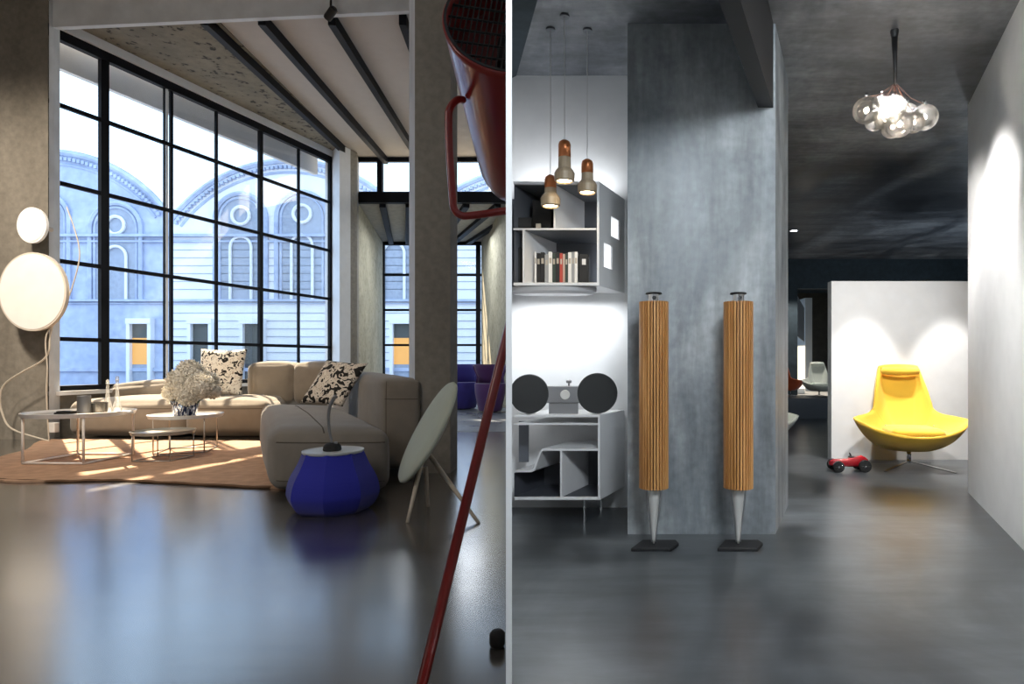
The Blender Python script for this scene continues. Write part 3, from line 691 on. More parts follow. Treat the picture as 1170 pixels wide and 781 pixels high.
for px, dy, hh, lab in ((123, .13, .33, 'shorter clear glass bottle beside the metal bowl'), (134, .04, .37, 'taller clear glass bottle at the table edge')):
    q = on1(px, dy); o = thing('glass_bottle', q, lab, 'bottle')
    b = BM(); lathe(b, [(.040, .001), (.043, .008), (.043, .05), (.036, .09), (.021, .15), (.015, .22), (.013, hh-.02), (.019, hh)], q, 24, capt=False); link('body', b, M_clear, o, smooth=True)
    b = BM(); lathe(b, [(.012, hh-.03), (.012, hh+.004), (.017, hh+.02), (.006, hh+.035)], q, 16); link('stopper', b, M_clear, o, smooth=True)
# pebble-like small lid
q = on1(148, -.02); b = BM(); lathe(b, [(.03, 0), (.035, .01), (.03, .025), (.005, .03)], q, 16); tag(link('dish', b, M_table, origin=q, smooth=True), 'tiny white lidded dish at the right end of the large table', 'dish')

# vase and flowers on table 2
z2 = .46-.016; vq = Vector((T2.x+.02, T2.y-.05, z2))
b = BM(); lathe(b, [(.105, 0), (.118, .02), (.145, .16), (.150, .185), (.144, .186), (.135, .16), (.11, .02)], vq, 32, capt=True); tag(link('vase', b, M_vase, origin=vq, smooth=True), 'striped black and silver vase full of cream blooms', 'vase')
heads = [(206, 436, -.05, .150), (228, 441, -.14, .150), (217, 425, .06, .145), (200, 448, .04, .130), (214, 450, -.16, .130), (236, 436, .07, .130), (243, 447, -.02, .09)]
hl = ['cream pompon bloom at upper left of the bouquet', 'cream pompon bloom at the bouquet front right', 'cream pompon bloom crowning the bouquet', 'cream pompon bloom hanging lowest on the window side', 'cream pompon bloom in front, right over the vase rim', 'cream pompon bloom behind, next to the spotted cushion', 'small cream bloom spilling out furthest toward the chaise']
for (px, py, dy, r_), lb in zip(heads, hl):
    c = P(px, py, vq.y+dy); base = Vector((vq.x+(c.x-vq.x)*.25, vq.y+dy*.3, z2+.10))
    o = thing('flower', base, lb, 'flower', 'cream pompon flowers in the vase')
    b = BM(); tube(b, [base, (base+c)/2+Vector((0, 0, .01)), c], .006, 6); link('stem', b, M_stem, o)
    b = BM(); sphere(b, c, r_*.72, 14, 10)
    N = 760
    for i in range(N):
        zz = 1-2*(i+.5)/N; a = i*2.399963; rr_ = math.sqrt(1-zz*zz); nrm = Vector((rr_*math.cos(a), rr_*math.sin(a), zz))
        t1 = nrm.cross(Vector((.3, .2, 1))).normalized(); t1 = (Matrix.Rotation(random.uniform(0, 6.28), 3, nrm)@t1); t2 = nrm.cross(t1)
        s_ = r_*random.uniform(.06, .10); h0_ = r_*random.uniform(.80, 1.08); cc = c+nrm*h0_; k_ = random.uniform(-.9, 1.3)
        root = b.verts.new(c+nrm*r_*.7); v = [b.verts.new(cc+t1*s_+nrm*s_*k_), b.verts.new(cc+t2*s_*.8), b.verts.new(cc-t1*s_*.9-nrm*s_*k_), b.verts.new(cc-t2*s_*.8)]
        b.faces.new(v)
        b.faces.new((root, v[0], v[1])); b.faces.new((root, v[2], v[3]))
    link('flower_head', b, M_petal, o, recalc=False)

# --- blue pouf table
pc = F(380.5, 574); pc.y = 4.54; pc.x = (381-CX)/FX*pc.y
pz = P(0, 515, pc.y).z
o = thing('pouf_table', pc, 'cobalt blue faceted drum pouf with a pale round top, beside the chaise', 'pouf')
b = BM(); N = 8; ang0 = .22
rings = []; ks = .93
for q_ in crom([(.262, 0, 0), (.305, 0, .035), (.342, 0, .10), (.348, 0, .15), (.325, 0, .24), (.268, 0, .34), (.232, 0, pz-.012), (.224, 0, pz-.004)], 4):
    rings.append([b.verts.new((pc.x+q_.x*ks*math.cos(ang0+2*PI*k/N), pc.y+q_.x*ks*math.sin(ang0+2*PI*k/N), q_.z)) for k in range(N)])
for a_, c_ in zip(rings, rings[1:]):
    for k in range(N): b.faces.new((a_[k], a_[(k+1) % N], c_[(k+1) % N], c_[k]))
b.faces.new(rings[0][::-1]); b.faces.new(rings[-1])
link('body', b, M_pouf, o, bevel=.012)
b = BM(); lathe(b, [(.205, pz-.01), (.212, pz), (.212, pz+.01), (.204, pz+.012), (.198, pz+.006), (.001, pz+.006)], pc, 40); link('table_top', b, M_poufd, o)
# snake lamp on it
lq = Vector((pc.x+.0, pc.y-.02, pz+.007)); o = thing('table_lamp', lq, 'small grey curved desk lamp with black base on the blue pouf', 'lamp')
b = BM(); lathe(b, [(.060, 0), (.064, .008), (.060, .035), (.045, .05), (.02, .058)], lq, 24); link('base', b, M_rubber, o, smooth=False)
b = BM(); lathe(b, [(.012, 0), (.014, .01), (.012, .02)], lq+Vector((.03, -.01, .045)), 12); link('knob', b, M_greyal, o)
st = crom([lq+Vector((0, 0, .05)), lq+Vector((-.020, 0, .14)), lq+Vector((-.028, 0, .24)), lq+Vector((-.018, 0, .32)), lq+Vector((.012, 0, .385)), lq+Vector((.028, -.01, .400))], 6)
b = BM(); tube(b, st, [.0085+.006*i/len(st) for i in range(len(st))], 10); link('stem', b, M_greyal, o, smooth=True)

# --- disc speaker on three legs
sc_ = P(487, 494, 4.55); o = thing('disc_speaker', (sc_.x, sc_.y, 0), 'round pale sage cloth speaker on three wooden legs beside the chaise arm', 'speaker')
long_ = (P(514.5, 437, 4.72)-P(459.5, 551, 4.38)); R_ = long_.length/2; long_.normalize()
cen = (P(514.5, 437, 4.72)+P(459.5, 551, 4.38))/2
view = cen-Vector((0, 0, EYE)); view.normalize()
side = long_.cross(view).normalized()
ct = math.sin(math.radians(11))
short = (side*ct+view*math.cos(math.asin(ct))).normalized()
nrm = long_.cross(short).normalized()
if nrm.dot(view) > 0: nrm = -nrm
b = BM(); lathe(b, [(R_*.90, -.028), (R_*.985, -.018), (R_, 0), (R_*.97, .012), (R_*.6, .024), (.001, .028)], cen, 48, axis=nrm); link('cloth_disc', b, M_sage, o, smooth=True)
b = BM(); lathe(b, [(R_*.28, -.09), (R_*.62, -.06), (R_*.9, -.027)], cen, 40, axis=nrm); link('rear_shell', b, mat('white speaker shell', (.6, .6, .56), .4), o, smooth=True)
hub = cen-nrm*.06+Vector((0, 0, -.06))
b = BM(); q = P(509, 458, 4.69)
prism(b, [q+long_*.0+side*0-view*.012+long_*x+short*y for x, y in ((-.012, -.02), (.012, -.02), (.012, .02), (-.012, .02))], view*.003); link('badge', b, M_greyal, o)
for (pt_, pb_) in (((481, 530, 4.5), (465.5, 597, 4.16)), ((486, 533, 4.62), (489.5, 579, 4.61)), ((489, 517, 4.62), (547, 598, 4.14))):
    a_ = P(*pt_); bb_ = P(*pb_); bb_.z = .003
    b = BM(); tube(b, [bb_, a_], [.012, .019], 10); link('leg', b, M_beech, o, smooth=True)

# --- white disc lamps on the column
for (px, py, rx, ry, Y, lab, th) in ((37, 333, 39, 45, 8.2, 'large round white glowing disc lamp with a pale rim on the concrete column', .05), (36, 257, 17, 20.5, 8.3, 'small round white glowing disc lamp above the larger disc', .04)):
    c = P(px, py, Y); s_ = Y/FX; o = thing('disc_lamp', (c.x, c.y+.05, c.z), lab, 'lamp')
    b = BM(); n = 48; ring = [(c.x+rx*s_*math.cos(2*PI*k/n), c.y, c.z+ry*s_*math.sin(2*PI*k/n)) for k in range(n)]
    prism(b, ring, (0, th, 0)); link('rim', b, M_discrim if rx > 20 else M_discs, o)
    b = BM(); ring = [(c.x+(rx-2)*s_*math.cos(2*PI*k/n), c.y-.006, c.z+(ry-2)*s_*math.sin(2*PI*k/n)) for k in range(n)]
    prism(b, ring, (0, .012, 0)); link('diffuser', b, M_discs, o)
    b = BM(); tube(b, [c+Vector((0, th, 0)), (c.x, 8.60, c.z)], .03, 10); link('wall_mount', b, M_discrim, o)
    if rx > 20: big_disc = o
cd = [(60, 370), (57, 385), (56, 400), (48, 412), (25, 425), (6, 438), (0, 452), (2, 470), (14, 490), (24, 503)]
b = BM(); tube(b, crom([P(x, y, 8.3) for x, y in cd[:-1]]+[Vector((P(24, 0, 7.9).x, 8.3, .012))], 6), .012, 6); link('power_cord', b, M_cord, big_disc)
cd = [(76, 236), (84, 258), (90, 280), (90, 300), (80, 335), (66, 365), (55, 378), (52, 392), (54, 420), (53, 450), (56, 486)]
b = BM(); tube(b, crom([P(x, y, 8.25) for x, y in cd[:-1]]+[Vector((P(56, 0, 8.25).x, 8.25, .012))], 6), .008, 6); link('hanging_cord', b, M_cord, big_disc)
q = P(64, 489, 8.6); b = BM(); box(b, q.x-.05, q.x+.05, 8.52, 8.60, .10, .24); tag(link('power_socket', b, M_table, origin=(q.x, 8.6, .10), bevel=.01), 'small white power socket at the foot of the left concrete column', 'socket')

# --- giant red floor lamp
lamp_o = thing('floor_lamp', P(478, 0, 1.9).to_2d().to_3d(), 'oversized red floor lamp with bucket shade, bent bracket and slanting pole', 'floor lamp')
yb = 1.88; a_ = P(484.5, 772, yb); b_ = P(576, 396, 2.35); dd = (b_-a_); bot_ = a_-dd*((a_.z-.02)/dd.z); top_ = b_+dd*.12
b = BM(); tube(b, [bot_, top_], .0175, 14); cut_at_partition(b); link('pole', b, M_red, lamp_o, smooth=True)
b = BM(); lathe(b, [(.10, 0), (.10, .02), (.03, .03)], (bot_.x, bot_.y, 0), 24); link('foot', b, M_red, lamp_o)
hc = P(587, 24, 2.45)
ax = Vector((.10, -.92, .34)).normalized()
ra_ = 80/FX*2.45
b = BM(); Lh = 1.0
lathe(b, [(ra_*.05, -Lh), (ra_*.60, -Lh*.99), (ra_*.74, -Lh*.96), (ra_*.80, -Lh*.88), (ra_*.90, -Lh*.45), (ra_*.99, -.03), (ra_, 0), (ra_*.975, .008), (ra_*.94, 0), (ra_*.88, -Lh*.45), (ra_*.76, -Lh*.86)], hc, 56, axis=ax, capt=False)
cut_at_partition(b); link('lamp_shade', b, M_red, lamp_o, smooth=True)
b = BM(); lathe(b, [(ra_*.935, -.02), (ra_*.975, -.02), (ra_*.975, .011), (ra_*.935, .011)], hc, 48, axis=ax, capb=False, capt=False)
rotm = Vector((0, 0, 1)).rotation_difference(ax).to_matrix()
rl_ = ra_*.93
for k in range(-12, 13):
    x = k/12.5*rl_; h_ = math.sqrt(max(0, rl_*rl_-x*x))
    for (A, B_) in (((x, -h_, -.02), (x, h_, -.02)),) + ((((-h_, x, -.02), (h_, x, -.02)),) if k % 3 == 0 else ()):
        tube(b, [hc+rotm@Vector(A), hc+rotm@Vector(B_)], .0036 if A[0] == x and A[1] != x else .0055, 5)
cut_at_partition(b); link('grille', b, M_black, lamp_o)
b = BM(); lathe(b, [(.001, -.17), (ra_*.93, -.17), (ra_*.93, -.16), (.001, -.16)], hc, 40, axis=ax); cut_at_partition(b); link('reflector', b, M_redd, lamp_o)
b = BM(); lathe(b, [(.001, -.159), (ra_*.50, -.159), (ra_*.46, -.05), (ra_*.2, -.03)], hc+rotm@Vector((.07, -.07, 0)), 30, axis=ax); cut_at_partition(b); link('lamp_housing', b, M_black, lamp_o, smooth=True)
br = [P(529, 114, 2.62), P(522, 114.5, 2.56), P(514, 124, 2.50), P(512.5, 140, 2.50), P(514, 180, 2.50), P(517, 222, 2.50), P(519, 238, 2.50), P(527, 246, 2.50), P(540, 246, 2.50), P(577, 241, 2.50), P(600, 238, 2.5)]
b = BM(); tube(b, crom(br, 5), .0155, 12); cut_at_partition(b); link('bracket', b, M_red, lamp_o, smooth=True)
q = F(576, 740); q.y = 2.36; q.x = part_x(q.y)-.045
b = BM(); lathe(b, [(.024, 0), (.03, .012), (.03, .05), (.02, .062)], (q.x, q.y, 0), 20); tag(link('door_stop', b, M_rubber, origin=(q.x, q.y, 0), smooth=True), 'small black rubber stopper on the floor by the partition end', 'door stop')

# --- track spotlight under the header
c = P(378, 15, 8.5); o = thing('track_spotlight', c, 'small black spotlight hanging from the pale header above the steel beams', 'spotlight')
b = BM(); lathe(b, [(.05, -.10), (.055, -.08), (.055, .08), (.03, .10)], c, 18, axis=(.5, -.3, .35)); link('lamp_head', b, M_black, o)
b = BM(); tube(b, [c, (c.x, c.y, 6.69)], .016, 8); link('stem', b, M_black, o)

# --- tub chairs in the annex
def tub_chair(c, w, m, label, sw):
    o = thing('tub_chair', c, label, 'chair', None); r_ = w/2
    b = BM(); lathe(b, [(r_*.72, .02), (r_*.76, .05), (r_*.97, .40), (r_*1.0, .60), (r_*.94, .62), (r_*.85, .46), (.01, .44)], c, 36, sy=.9); link('seat', b, m, o, smooth=True)
    b = BM(); n = 22; rows_ = []
    for i in range(n+1):
        a = PI*(-.08)+PI*1.16*i/n; s_ = math.sin(a)
        e = abs(2*i/n-1)
        zt_ = 1.02-.05*(e**6); zm = .74; ro = r_*1.04
        col = []
        for (rr__, zz) in ((ro*.93, .56), (ro*.86, zm), (ro*1.03, .92), (ro*1.08, zt_), (ro*1.0, zt_), (ro*.93, .9), (ro*.76, zm), (ro*.80, .56)):
            if e > .86 and zm <= zz < .9: rr__ *= .95
            col.append(b.verts.new((c[0]+rr__*math.cos(a), c[1]+rr__*s_*.9, c[2]+zz)))
        rows_.append(col)
    for A, B_ in zip(rows_, rows_[1:]):
        for k in range(8): b.faces.new((A[k], A[(k+1) % 8], B_[(k+1) % 8], B_[k]))
    b.faces.new(rows_[0]); b.faces.new(rows_[-1][::-1]); link('backrest', b, m, o, smooth=True)
    b = BM(); lathe(b, [(r_*.5, 0), (r_*.5, .03)], c, 20); link('base', b, M_black, o)
    return o
tY = 14.0
tub_chair(Vector((P(527, 0, tY).x, tY, .004)), .88, M_tubblue, 'blue upholstered tub chair near the annex glazing beyond the centre column', 0)
tub_chair(Vector((P(568, 0, 13.2).x-.15, 13.2, .004)), .66, M_tubpur, 'dark purple upholstered tub chair beside the blue tub chair', 0)
# ================================================================== GALLERY THINGS
# --- slatted column speakers
def column_speaker(c, label):
    o = thing('column_speaker', c, label, 'speaker', 'slatted oak column speakers')
    s = c.y/FX
    zt_, zm = 1.447, .352
    b = BM(); N = 30
    for k in range(N):
        a = 2*PI*(k+.5)/N; rd_ = Vector((math.cos(a), math.sin(a), 0)); tg = Vector((-rd_.y, rd_.x, 0)); w_ = .0058
        q = [c+rd_*.070-tg*w_, c+rd_*.070+tg*w_, c+rd_*.0865+tg*w_*.9, c+rd_*.0865-tg*w_*.9]
        hexa(b, [(p_.x, p_.y, zm) for p_ in q], [(p_.x, p_.y, zt_) for p_ in q])
    n0_ = len(b.faces); lathe(b, [(.074, zm+.004), (.074, zt_-.004)], c, 40); b.faces.ensure_lookup_table()
    for f_ in b.faces[n0_:]: f_.material_index = 1
    link('slatted_cabinet', b, [M_oak, M_slatgap], o)
    b = BM(); lathe(b, [(.006, .022), (.010, .05), (.036, zm-.03), (.042, zm)], c, 28); link('cone_stand', b, M_brush, o, smooth=True)
    for sx in (-1, 1):
        b = BM(); tube(b, crom([c+Vector((sx*.047, .0, zm)), c+Vector((sx*.036, 0, zm-.12)), c+Vector((sx*.018, 0, .10)), c+Vector((sx*.012, 0, .03))], 5), .0035, 8); link('wire_brace', b, M_greyal, o, smooth=True)
    b = BM(); lathe(b, [(.034, zt_), (.034, zt_+.045)], c, 28); link('tweeter', b, M_chrome, o, smooth=False)
    b = BM(); lathe(b, [(.012, -.042), (.012, -.034)], c+Vector((0, 0, zt_+.022)), 16, axis=(0, 1, 0)); link('tweeter_dome', b, M_black, o)
    b = BM(); lathe(b, [(.046, zt_+.045), (.050, zt_+.049), (.046, zt_+.055)], c, 28); link('tweeter_lens', b, M_black, o)
    b = BM(); q = [(-.128, -.075), (.098, -.075), (.128, .085), (-.098, .085)]
    q = [(-.140, -.085), (.085, -.085), (.105, -.02), (.14, .085), (-.06, .085)]
    prism(b, [(c.x+x, c.y+y, .0) for x, y in ((-.138, -.085), (.095, -.085), (.150, .02), (.138, .085), (-.062, .085))], (0, 0, .020)); link('base_plate', b, M_black, o, bevel=.004)
    return o
cs_ = Vector((P(747, 0, 3.62).x, 3.62, 0)); sp = column_speaker(cs_, 'slatted oak column speaker nearer the white cabinets, standing on a black base')
cs2 = Vector((P(843.5, 0, 3.62).x, 3.62, 0)); sp2 = copy_tree(sp, cs2); sp2['label'] = 'slatted oak column speaker nearer the black ceiling beam, standing on a black base'

# --- upper cabinet
Yu = 4.12; dU = Yw-.012-Yu; shU = Vector((.389*dU, dU, 0))
cab = thing('wall_cabinet', P(640, 325, Yu), 'white open wall cabinet with side cutouts, holding books above the stereo', 'cabinet')
def panel(px0, py0, px1, py1, Y=Yu, vec=None):
    return [P(px0, py0, Y), P(px1, py0, Y), P(px1, py1, Y), P(px0, py1, Y)]
XL_ = 586.5
def clipvec(v): return v
b = BM()
prism(b, panel(XL_, 207, 684, 210.5), shU); link('top_panel', b, M_lacq, cab, bevel=.003)
b = BM(); prism(b, panel(XL_, 322.5, 684, 326), shU); link('bottom_panel', b, M_lacq, cab, bevel=.003)
b = BM(); prism(b, panel(XL_, 260.5, 681, 262.5), shU*.96); link('shelf', b, M_lacq, cab)
b = BM(); prism(b, panel(632.5, 210.5, 634.8, 260.5), shU*.96); link('divider', b, M_lacq, cab)
b = BM(); prism(b, panel(597, 262.5, 599.2, 322.5), shU*.96); link('divider', b, M_lacq, cab)
# right side with two cutouts (built of strips around the holes)
b = BM(); xs = P(682.4, 0, Yu).x; th = .012
za, zb_ = P(0, 326, Yu).z, P(0, 207, Yu).z
def side_piece(s0_, s1_, z0_, z1_):
    A = Vector((xs, Yu, 0)); p_, q_ = A+shU*s0_, A+shU*s1_
    hexa(b, [(p_.x, p_.y, z0_), (p_.x+th, p_.y, z0_), (q_.x+th, q_.y, z0_), (q_.x, q_.y, z0_)], [(p_.x, p_.y, z1_), (p_.x+th, p_.y, z1_), (q_.x+th, q_.y, z1_), (q_.x, q_.y, z1_)])
hU, hL = (.44, .80, 1.98, 2.125), (.17, .50, 1.745, 1.915)
side_piece(0, 1, hU[3], zb_); side_piece(0, 1, hL[3], hU[2]); side_piece(0, 1, za, hL[2])
side_piece(0, hU[0], hU[2], hU[3]); side_piece(hU[1], 1, hU[2], hU[3]); side_piece(0, hL[0], hL[2], hL[3]); side_piece(hL[1], 1, hL[2], hL[3])
link('side_panel', b, M_lacq, cab)
b = BM(); 
for f_, z0_, z1_ in ((0.0, za, zb_),): box(b, xs-.002, xs+th+.001, Yu-.004, Yu+.006, z0_, z1_)
link('front_edge', b, M_lacq, cab)
b = BM()
q0_, q1_ = P(586.5, 0, Yu)+shU*.97, P(682, 0, Yu)+shU*.97
x1_ = -.112
box(b, part_x(4.58)+.02, x1_, Yu+dU*.965, Yu+dU*.985, za, zb_); link('back_panel', b, M_inner, cab)
# dark lining of the compartments
b = BM()
for (x_a, y_a, x_b, y_b) in ((XL_+1, 211, 632, 260), (635.5, 211, 681.5, 260), (600, 263, 681.5, 322), (XL_+1, 263, 596.5, 322)):
    A = P(x_a, y_b, Yu+.012); B_ = P(x_b, y_b, Yu+.012); T_ = P(x_b, y_a, Yu+.012)
    sh = shU*.93
    prism(b, [(A.x, A.y, T_.z-.003), (B_.x, B_.y, T_.z-.003), (B_.x+sh.x, B_.y+sh.y, T_.z-.003), (A.x+sh.x, A.y+sh.y, T_.z-.003)], (0, 0, .001))
    xr_ = min(B_.x+sh.x, -.112); prism(b, [(A.x+sh.x, A.y+sh.y, A.z), (xr_, B_.y+sh.y, A.z), (xr_, B_.y+sh.y, T_.z), (A.x+sh.x, A.y+sh.y, T_.z)], (0, -.001, 0))
    prism(b, [(A.x, A.y, A.z+.001), (A.x+sh.x, A.y+sh.y, A.z+.001), (A.x+sh.x, A.y+sh.y, T_.z), (A.x, A.y, T_.z)], (.001, 0, 0))
link('lining', b, M_inner, cab)
# rounded light housing under the cabinet
b = BM(); q = P(628, 327, Yu+.02); n = 30
cxx, cyy = P(633, 0, 4.3).x, 4.30
lathe(b, [(.27, za-.05), (.30, za-.03), (.30, za-.001)], (cxx, cyy-.07, 0), 48, sy=.35); 
nr = Vector((1, .1693, 0)).normalized(); bmesh.ops.bisect_plane(b, geom=b.verts[:]+b.edges[:]+b.faces[:], plane_co=Vector((part_x(4)+.02, 4, 0)), plane_no=-nr, clear_outer=True)
link('light_housing', b, M_lacqg, cab)

# --- books
def book(px0, px1, top, m, label, lean=0.):
    c = P((px0+px1)/2, 322.4, Yu+.07); o = thing('book', c, label, 'book', 'books on the lower shelf of the wall cabinet')
    w_ = (px1-px0)/FX*(Yu+.07)-.0012; h_ = P(0, top, Yu+.07).z-c.z
    b = BM(); box(b, c.x-w_/2, c.x+w_/2, c.y, c.y+.15, c.z+.001, c.z+h_); link('cover', b, m, o, bevel=.001)
    b = BM(); box(b, c.x-w_/2+.002, c.x+w_/2-.002, c.y+.004, c.y+.147, c.z+h_, c.z+h_+.0008); link('pages', b, M_table, o)
    b = BM(); box(b, c.x-w_*.3, c.x+w_*.3, c.y-.0012, c.y, c.z+h_*.62, c.z+h_*.8); link('spine_label', b, M_tray, o)
bc = dict(k=M_rubber, w=M_table, g=mat('grey book cloth', (.3, .31, .32), .6), gr=mat('green black book cloth', (.02, .035, .025), .6), r=mat('red book cloth', (.42, .05, .03), .6), p=mat('pale pink book cloth', (.5, .36, .3), .6))
for a_, z_, t_, m_, l_ in ((610.5, 613, 287.5, 'w', 'thin white book at the start of the shelf row'), (613, 617.5, 289, 'k', 'black book next to the thin white one'), (617.5, 622.3, 288, 'k', 'wider black book before the grey and white pair'),
        (622.3, 626.5, 290.5, 'g', 'light grey book left of the tall white one'), (626.5, 631, 287.5, 'w', 'tall white book among the dark ones'), (631, 635, 289, 'gr', 'dark green book after the tall white one'),
        (635, 639.3, 288, 'k', 'black book just before the red one'), (639.3, 643, 289, 'r', 'red book in the middle of the row'), (643, 645.6, 290, 'p', 'pale pink narrow book beside the red one'),
        (645.6, 649, 289.5, 'gr', 'dark green narrow book after the pink one'), (649, 653, 288, 'w', 'white book in the right half of the row'), (653, 656.3, 287.7, 'g', 'grey book beside the last white one'), (656.3, 660, 287.5, 'w', 'last white book before the black binder')):
    book(a_, z_, t_, bc[m_], l_)
c = P(667, 322.4, Yu+.08); o = thing('binder', c, 'black ring binder at the end of the book row', 'binder')
b = BM(); box(b, c.x-.036, c.x+.034, c.y, c.y+.16, c.z+.001, c.z+.195); link('cover', b, M_rubber, o, bevel=.006)
b = BM(); box(b, c.x-.012, c.x+.014, c.y-.002, c.y, c.z+.12, c.z+.16); link('label', b, M_table, o)
# dark hi-fi items upper left
c = P(620, 260, Yu+.1); b = BM(); box(b, c.x-.07, c.x+.06, c.y, c.y+.17, c.z, c.z+.19); tag(link('speaker_box', b, M_rubber, origin=c, bevel=.005), 'upright black box speaker in the upper cabinet compartment', 'speaker')
c = P(600, 260, Yu+.06); o = thing('hifi_deck', c, 'black low deck beside the box speaker in the upper compartment', 'hi-fi')
b = BM(); box(b, c.x-.070, c.x+.045, c.y, c.y+.16, c.z+.0, c.z+.07); link('body', b, M_rubber, o, bevel=.004)
b = BM(); lathe(b, [(.04, .07), (.04, .078), (.005, .08)], c+Vector((-.01, .08, 0)), 20); link('platter', b, M_greyal, o)
c = P(615, 260.3, Yu+.03); b = BM(); box(b, c.x-.017, c.x+.017, c.y, c.y+.02, c.z, c.z+.03); tag(link('card_box', b, M_tray, origin=c), 'tiny pale box in front of the black box speaker', 'box')
c = P(591.5, 322.4, Yu+.06); b = BM(); box(b, c.x-.024, c.x+.026, c.y, c.y+.16, c.z+.0005, c.z+.24); tag(link('speaker_box', b, M_rubber, origin=c, bevel=.008), 'tall black box in the narrow compartment left of the books', 'speaker')

# --- low cabinet
Yl = 4.14; dL = Yw-.012-Yl; shL = Vector((.389*dL, dL, 0))
low = thing('low_cabinet', P(640, 598, Yl), 'white low open cabinet on chrome legs under the disc stereo', 'cabinet')
def lp(px0, py0, px1, py1, v=shL, Y=Yl):
    return prism(b, [P(px0, py0, Y), P(px1, py0, Y), P(px1, py1, Y), P(px0, py1, Y)], v)
b = BM(); lp(587.5, 473.5, 684.5, 476.5); link('top_panel', b, M_lacq, low, bevel=.003)
b = BM(); lp(587.5, 567.5, 684.5, 571); link('bottom_panel', b, M_lacq, low, bevel=.003)
b = BM(); lp(683, 474, 685.5, 571); link('side_panel', b, M_lacq, low, bevel=.003)
b = BM(); lp(587.5, 483.3, 683, 485.2); link('glass_shelf', b, M_lacq, low)
b = BM()  # stepped shelf
pts = [(587.5, 537), (606, 537), (609, 535.5), (616, 516), (619, 512.5), (684, 512.5), (684, 514.7), (620, 514.7), (618, 517), (611, 537), (607, 539.2), (587.5, 539.2)]
prism(b, [P(x, y, Yl) for x, y in pts], shL*.98); link('stepped_shelf', b, M_lacq, low)
b = BM(); lp(640, 514.7, 642.2, 568, shL*.98); link('divider', b, M_lacq, low)
b = BM()
for (x_a, y_a, x_b, y_b, f) in ((642.8, 515.5, 682.5, 567.3, .75), (587.5, 540, 639.5, 567.3, .9)):
    A = P(x_a, y_b, Yl+.012); B_ = P(x_b, y_b, Yl+.012); T_ = P(x_b, y_a, Yl+.012); sh = shL*.9
    prism(b, [(A.x+sh.x, A.y+sh.y, A.z), (B_.x+sh.x, B_.y+sh.y, A.z), (B_.x+sh.x, B_.y+sh.y, T_.z), (A.x+sh.x, A.y+sh.y, T_.z)], (0, -.001, 0))
    prism(b, [(A.x, A.y, A.z+.001), (B_.x, B_.y, A.z+.001), (B_.x+sh.x, B_.y+sh.y, A.z+.001), (A.x+sh.x, A.y+sh.y, A.z+.001)], (0, 0, .001))
    prism(b, [(A.x, A.y, A.z+.001), (A.x+sh.x, A.y+sh.y, A.z+.001), (A.x+sh.x, A.y+sh.y, T_.z), (A.x, A.y, T_.z)], (.001, 0, 0))
link('lining', b, mat('dark slate lining', (.055, .06, .075), .5), low)
b = BM(); A = P(588, 510, Yl+.3); box(b, A.x+.03, A.x+.10, A.y, A.y+.03, P(0, 536, Yl).z, P(0, 486, Yl).z); link('upright_board', b, M_inner, low)
b = BM(); A, B_ = P(611, 537, Yl+.02), P(617, 516, Yl+.02)
for (x_a, x_b) in ((668, 669.3),):
    pass
b.free()
for q in (P(667.5, 0, Yl), P(667.5, 0, Yl)+shL*.62):
    b = BM(); beam(b, (q.x, q.y+.006, 0), (q.x, q.y+.006, P(0, 571, Yl).z), .009, .009); link('leg', b, M_chrome, low)
b = BM(); A = P(668, 0, Yl+.015); prism(b, [(A.x, A.y, .0), (A.x+shL.x*.55, A.y+shL.y*.55, .0), (A.x+shL.x*.55, A.y+shL.y*.55, P(0, 572, Yl).z), (A.x, A.y, P(0, 572, Yl).z)], (.003, 0, 0)); link('glass_support', b, M_glass, low)

# --- disc stereo
zl = P(0, 473.5, Yl).z
sy = Yl+.10; o = thing('stereo', (P(643, 0, sy).x, sy, zl), 'wide grey stereo with two charcoal discs on the low white cabinet', 'stereo')
for px, r_ in ((604.5, 22.3), (682.5, 23)):
    b = BM(); c = P(px, 449.5, sy-.03); rr_ = r_*sy/FX; c.z = zl+rr_+.001
    if px < 640:
        c.x = max(c.x, part_x(c.y)+.02+0.0)
    lathe(b, [(rr_*.97, -.03), (rr_, -.024), (rr_, -.006), (rr_*.96, 0)], c, 48, axis=(0, -1, 0))
    if px < 640: bmesh.ops.bisect_plane(b, geom=b.verts[:]+b.edges[:]+b.faces[:], plane_co=Vector((part_x(4)+.012, 4, 0)), plane_no=-nr, clear_outer=True)
    link('speaker_disc', b, M_speakc, o, smooth=False)
b = BM(); A, B_ = P(624, 460, sy), P(664, 440.5, sy); box(b, A.x, B_.x, sy-.025, sy+.03, A.z+.0, B_.z); link('body', b, M_greyal, o, bevel=.006)
b = BM(); lathe(b, [(.032, 0), (.034, .004), (.030, .008), (.004, .008)], P(646, 450.5, sy)+Vector((0, -.026, 0)), 28, axis=(0, -1, 0)); link('dial', b, M_brush, o)
b = BM(); lathe(b, [(.006, 0), (.006, .018), (.018, .02), (.020, .034), (.012, .042)], P(650, 440.5, sy), 20); link('knob', b, M_greyal, o, smooth=True)
b = BM(); q = P(644, 461, sy); box(b, q.x-.1, q.x+.1, sy-.03, sy+.03, zl, q.z+.004); link('foot', b, M_greyal, o)

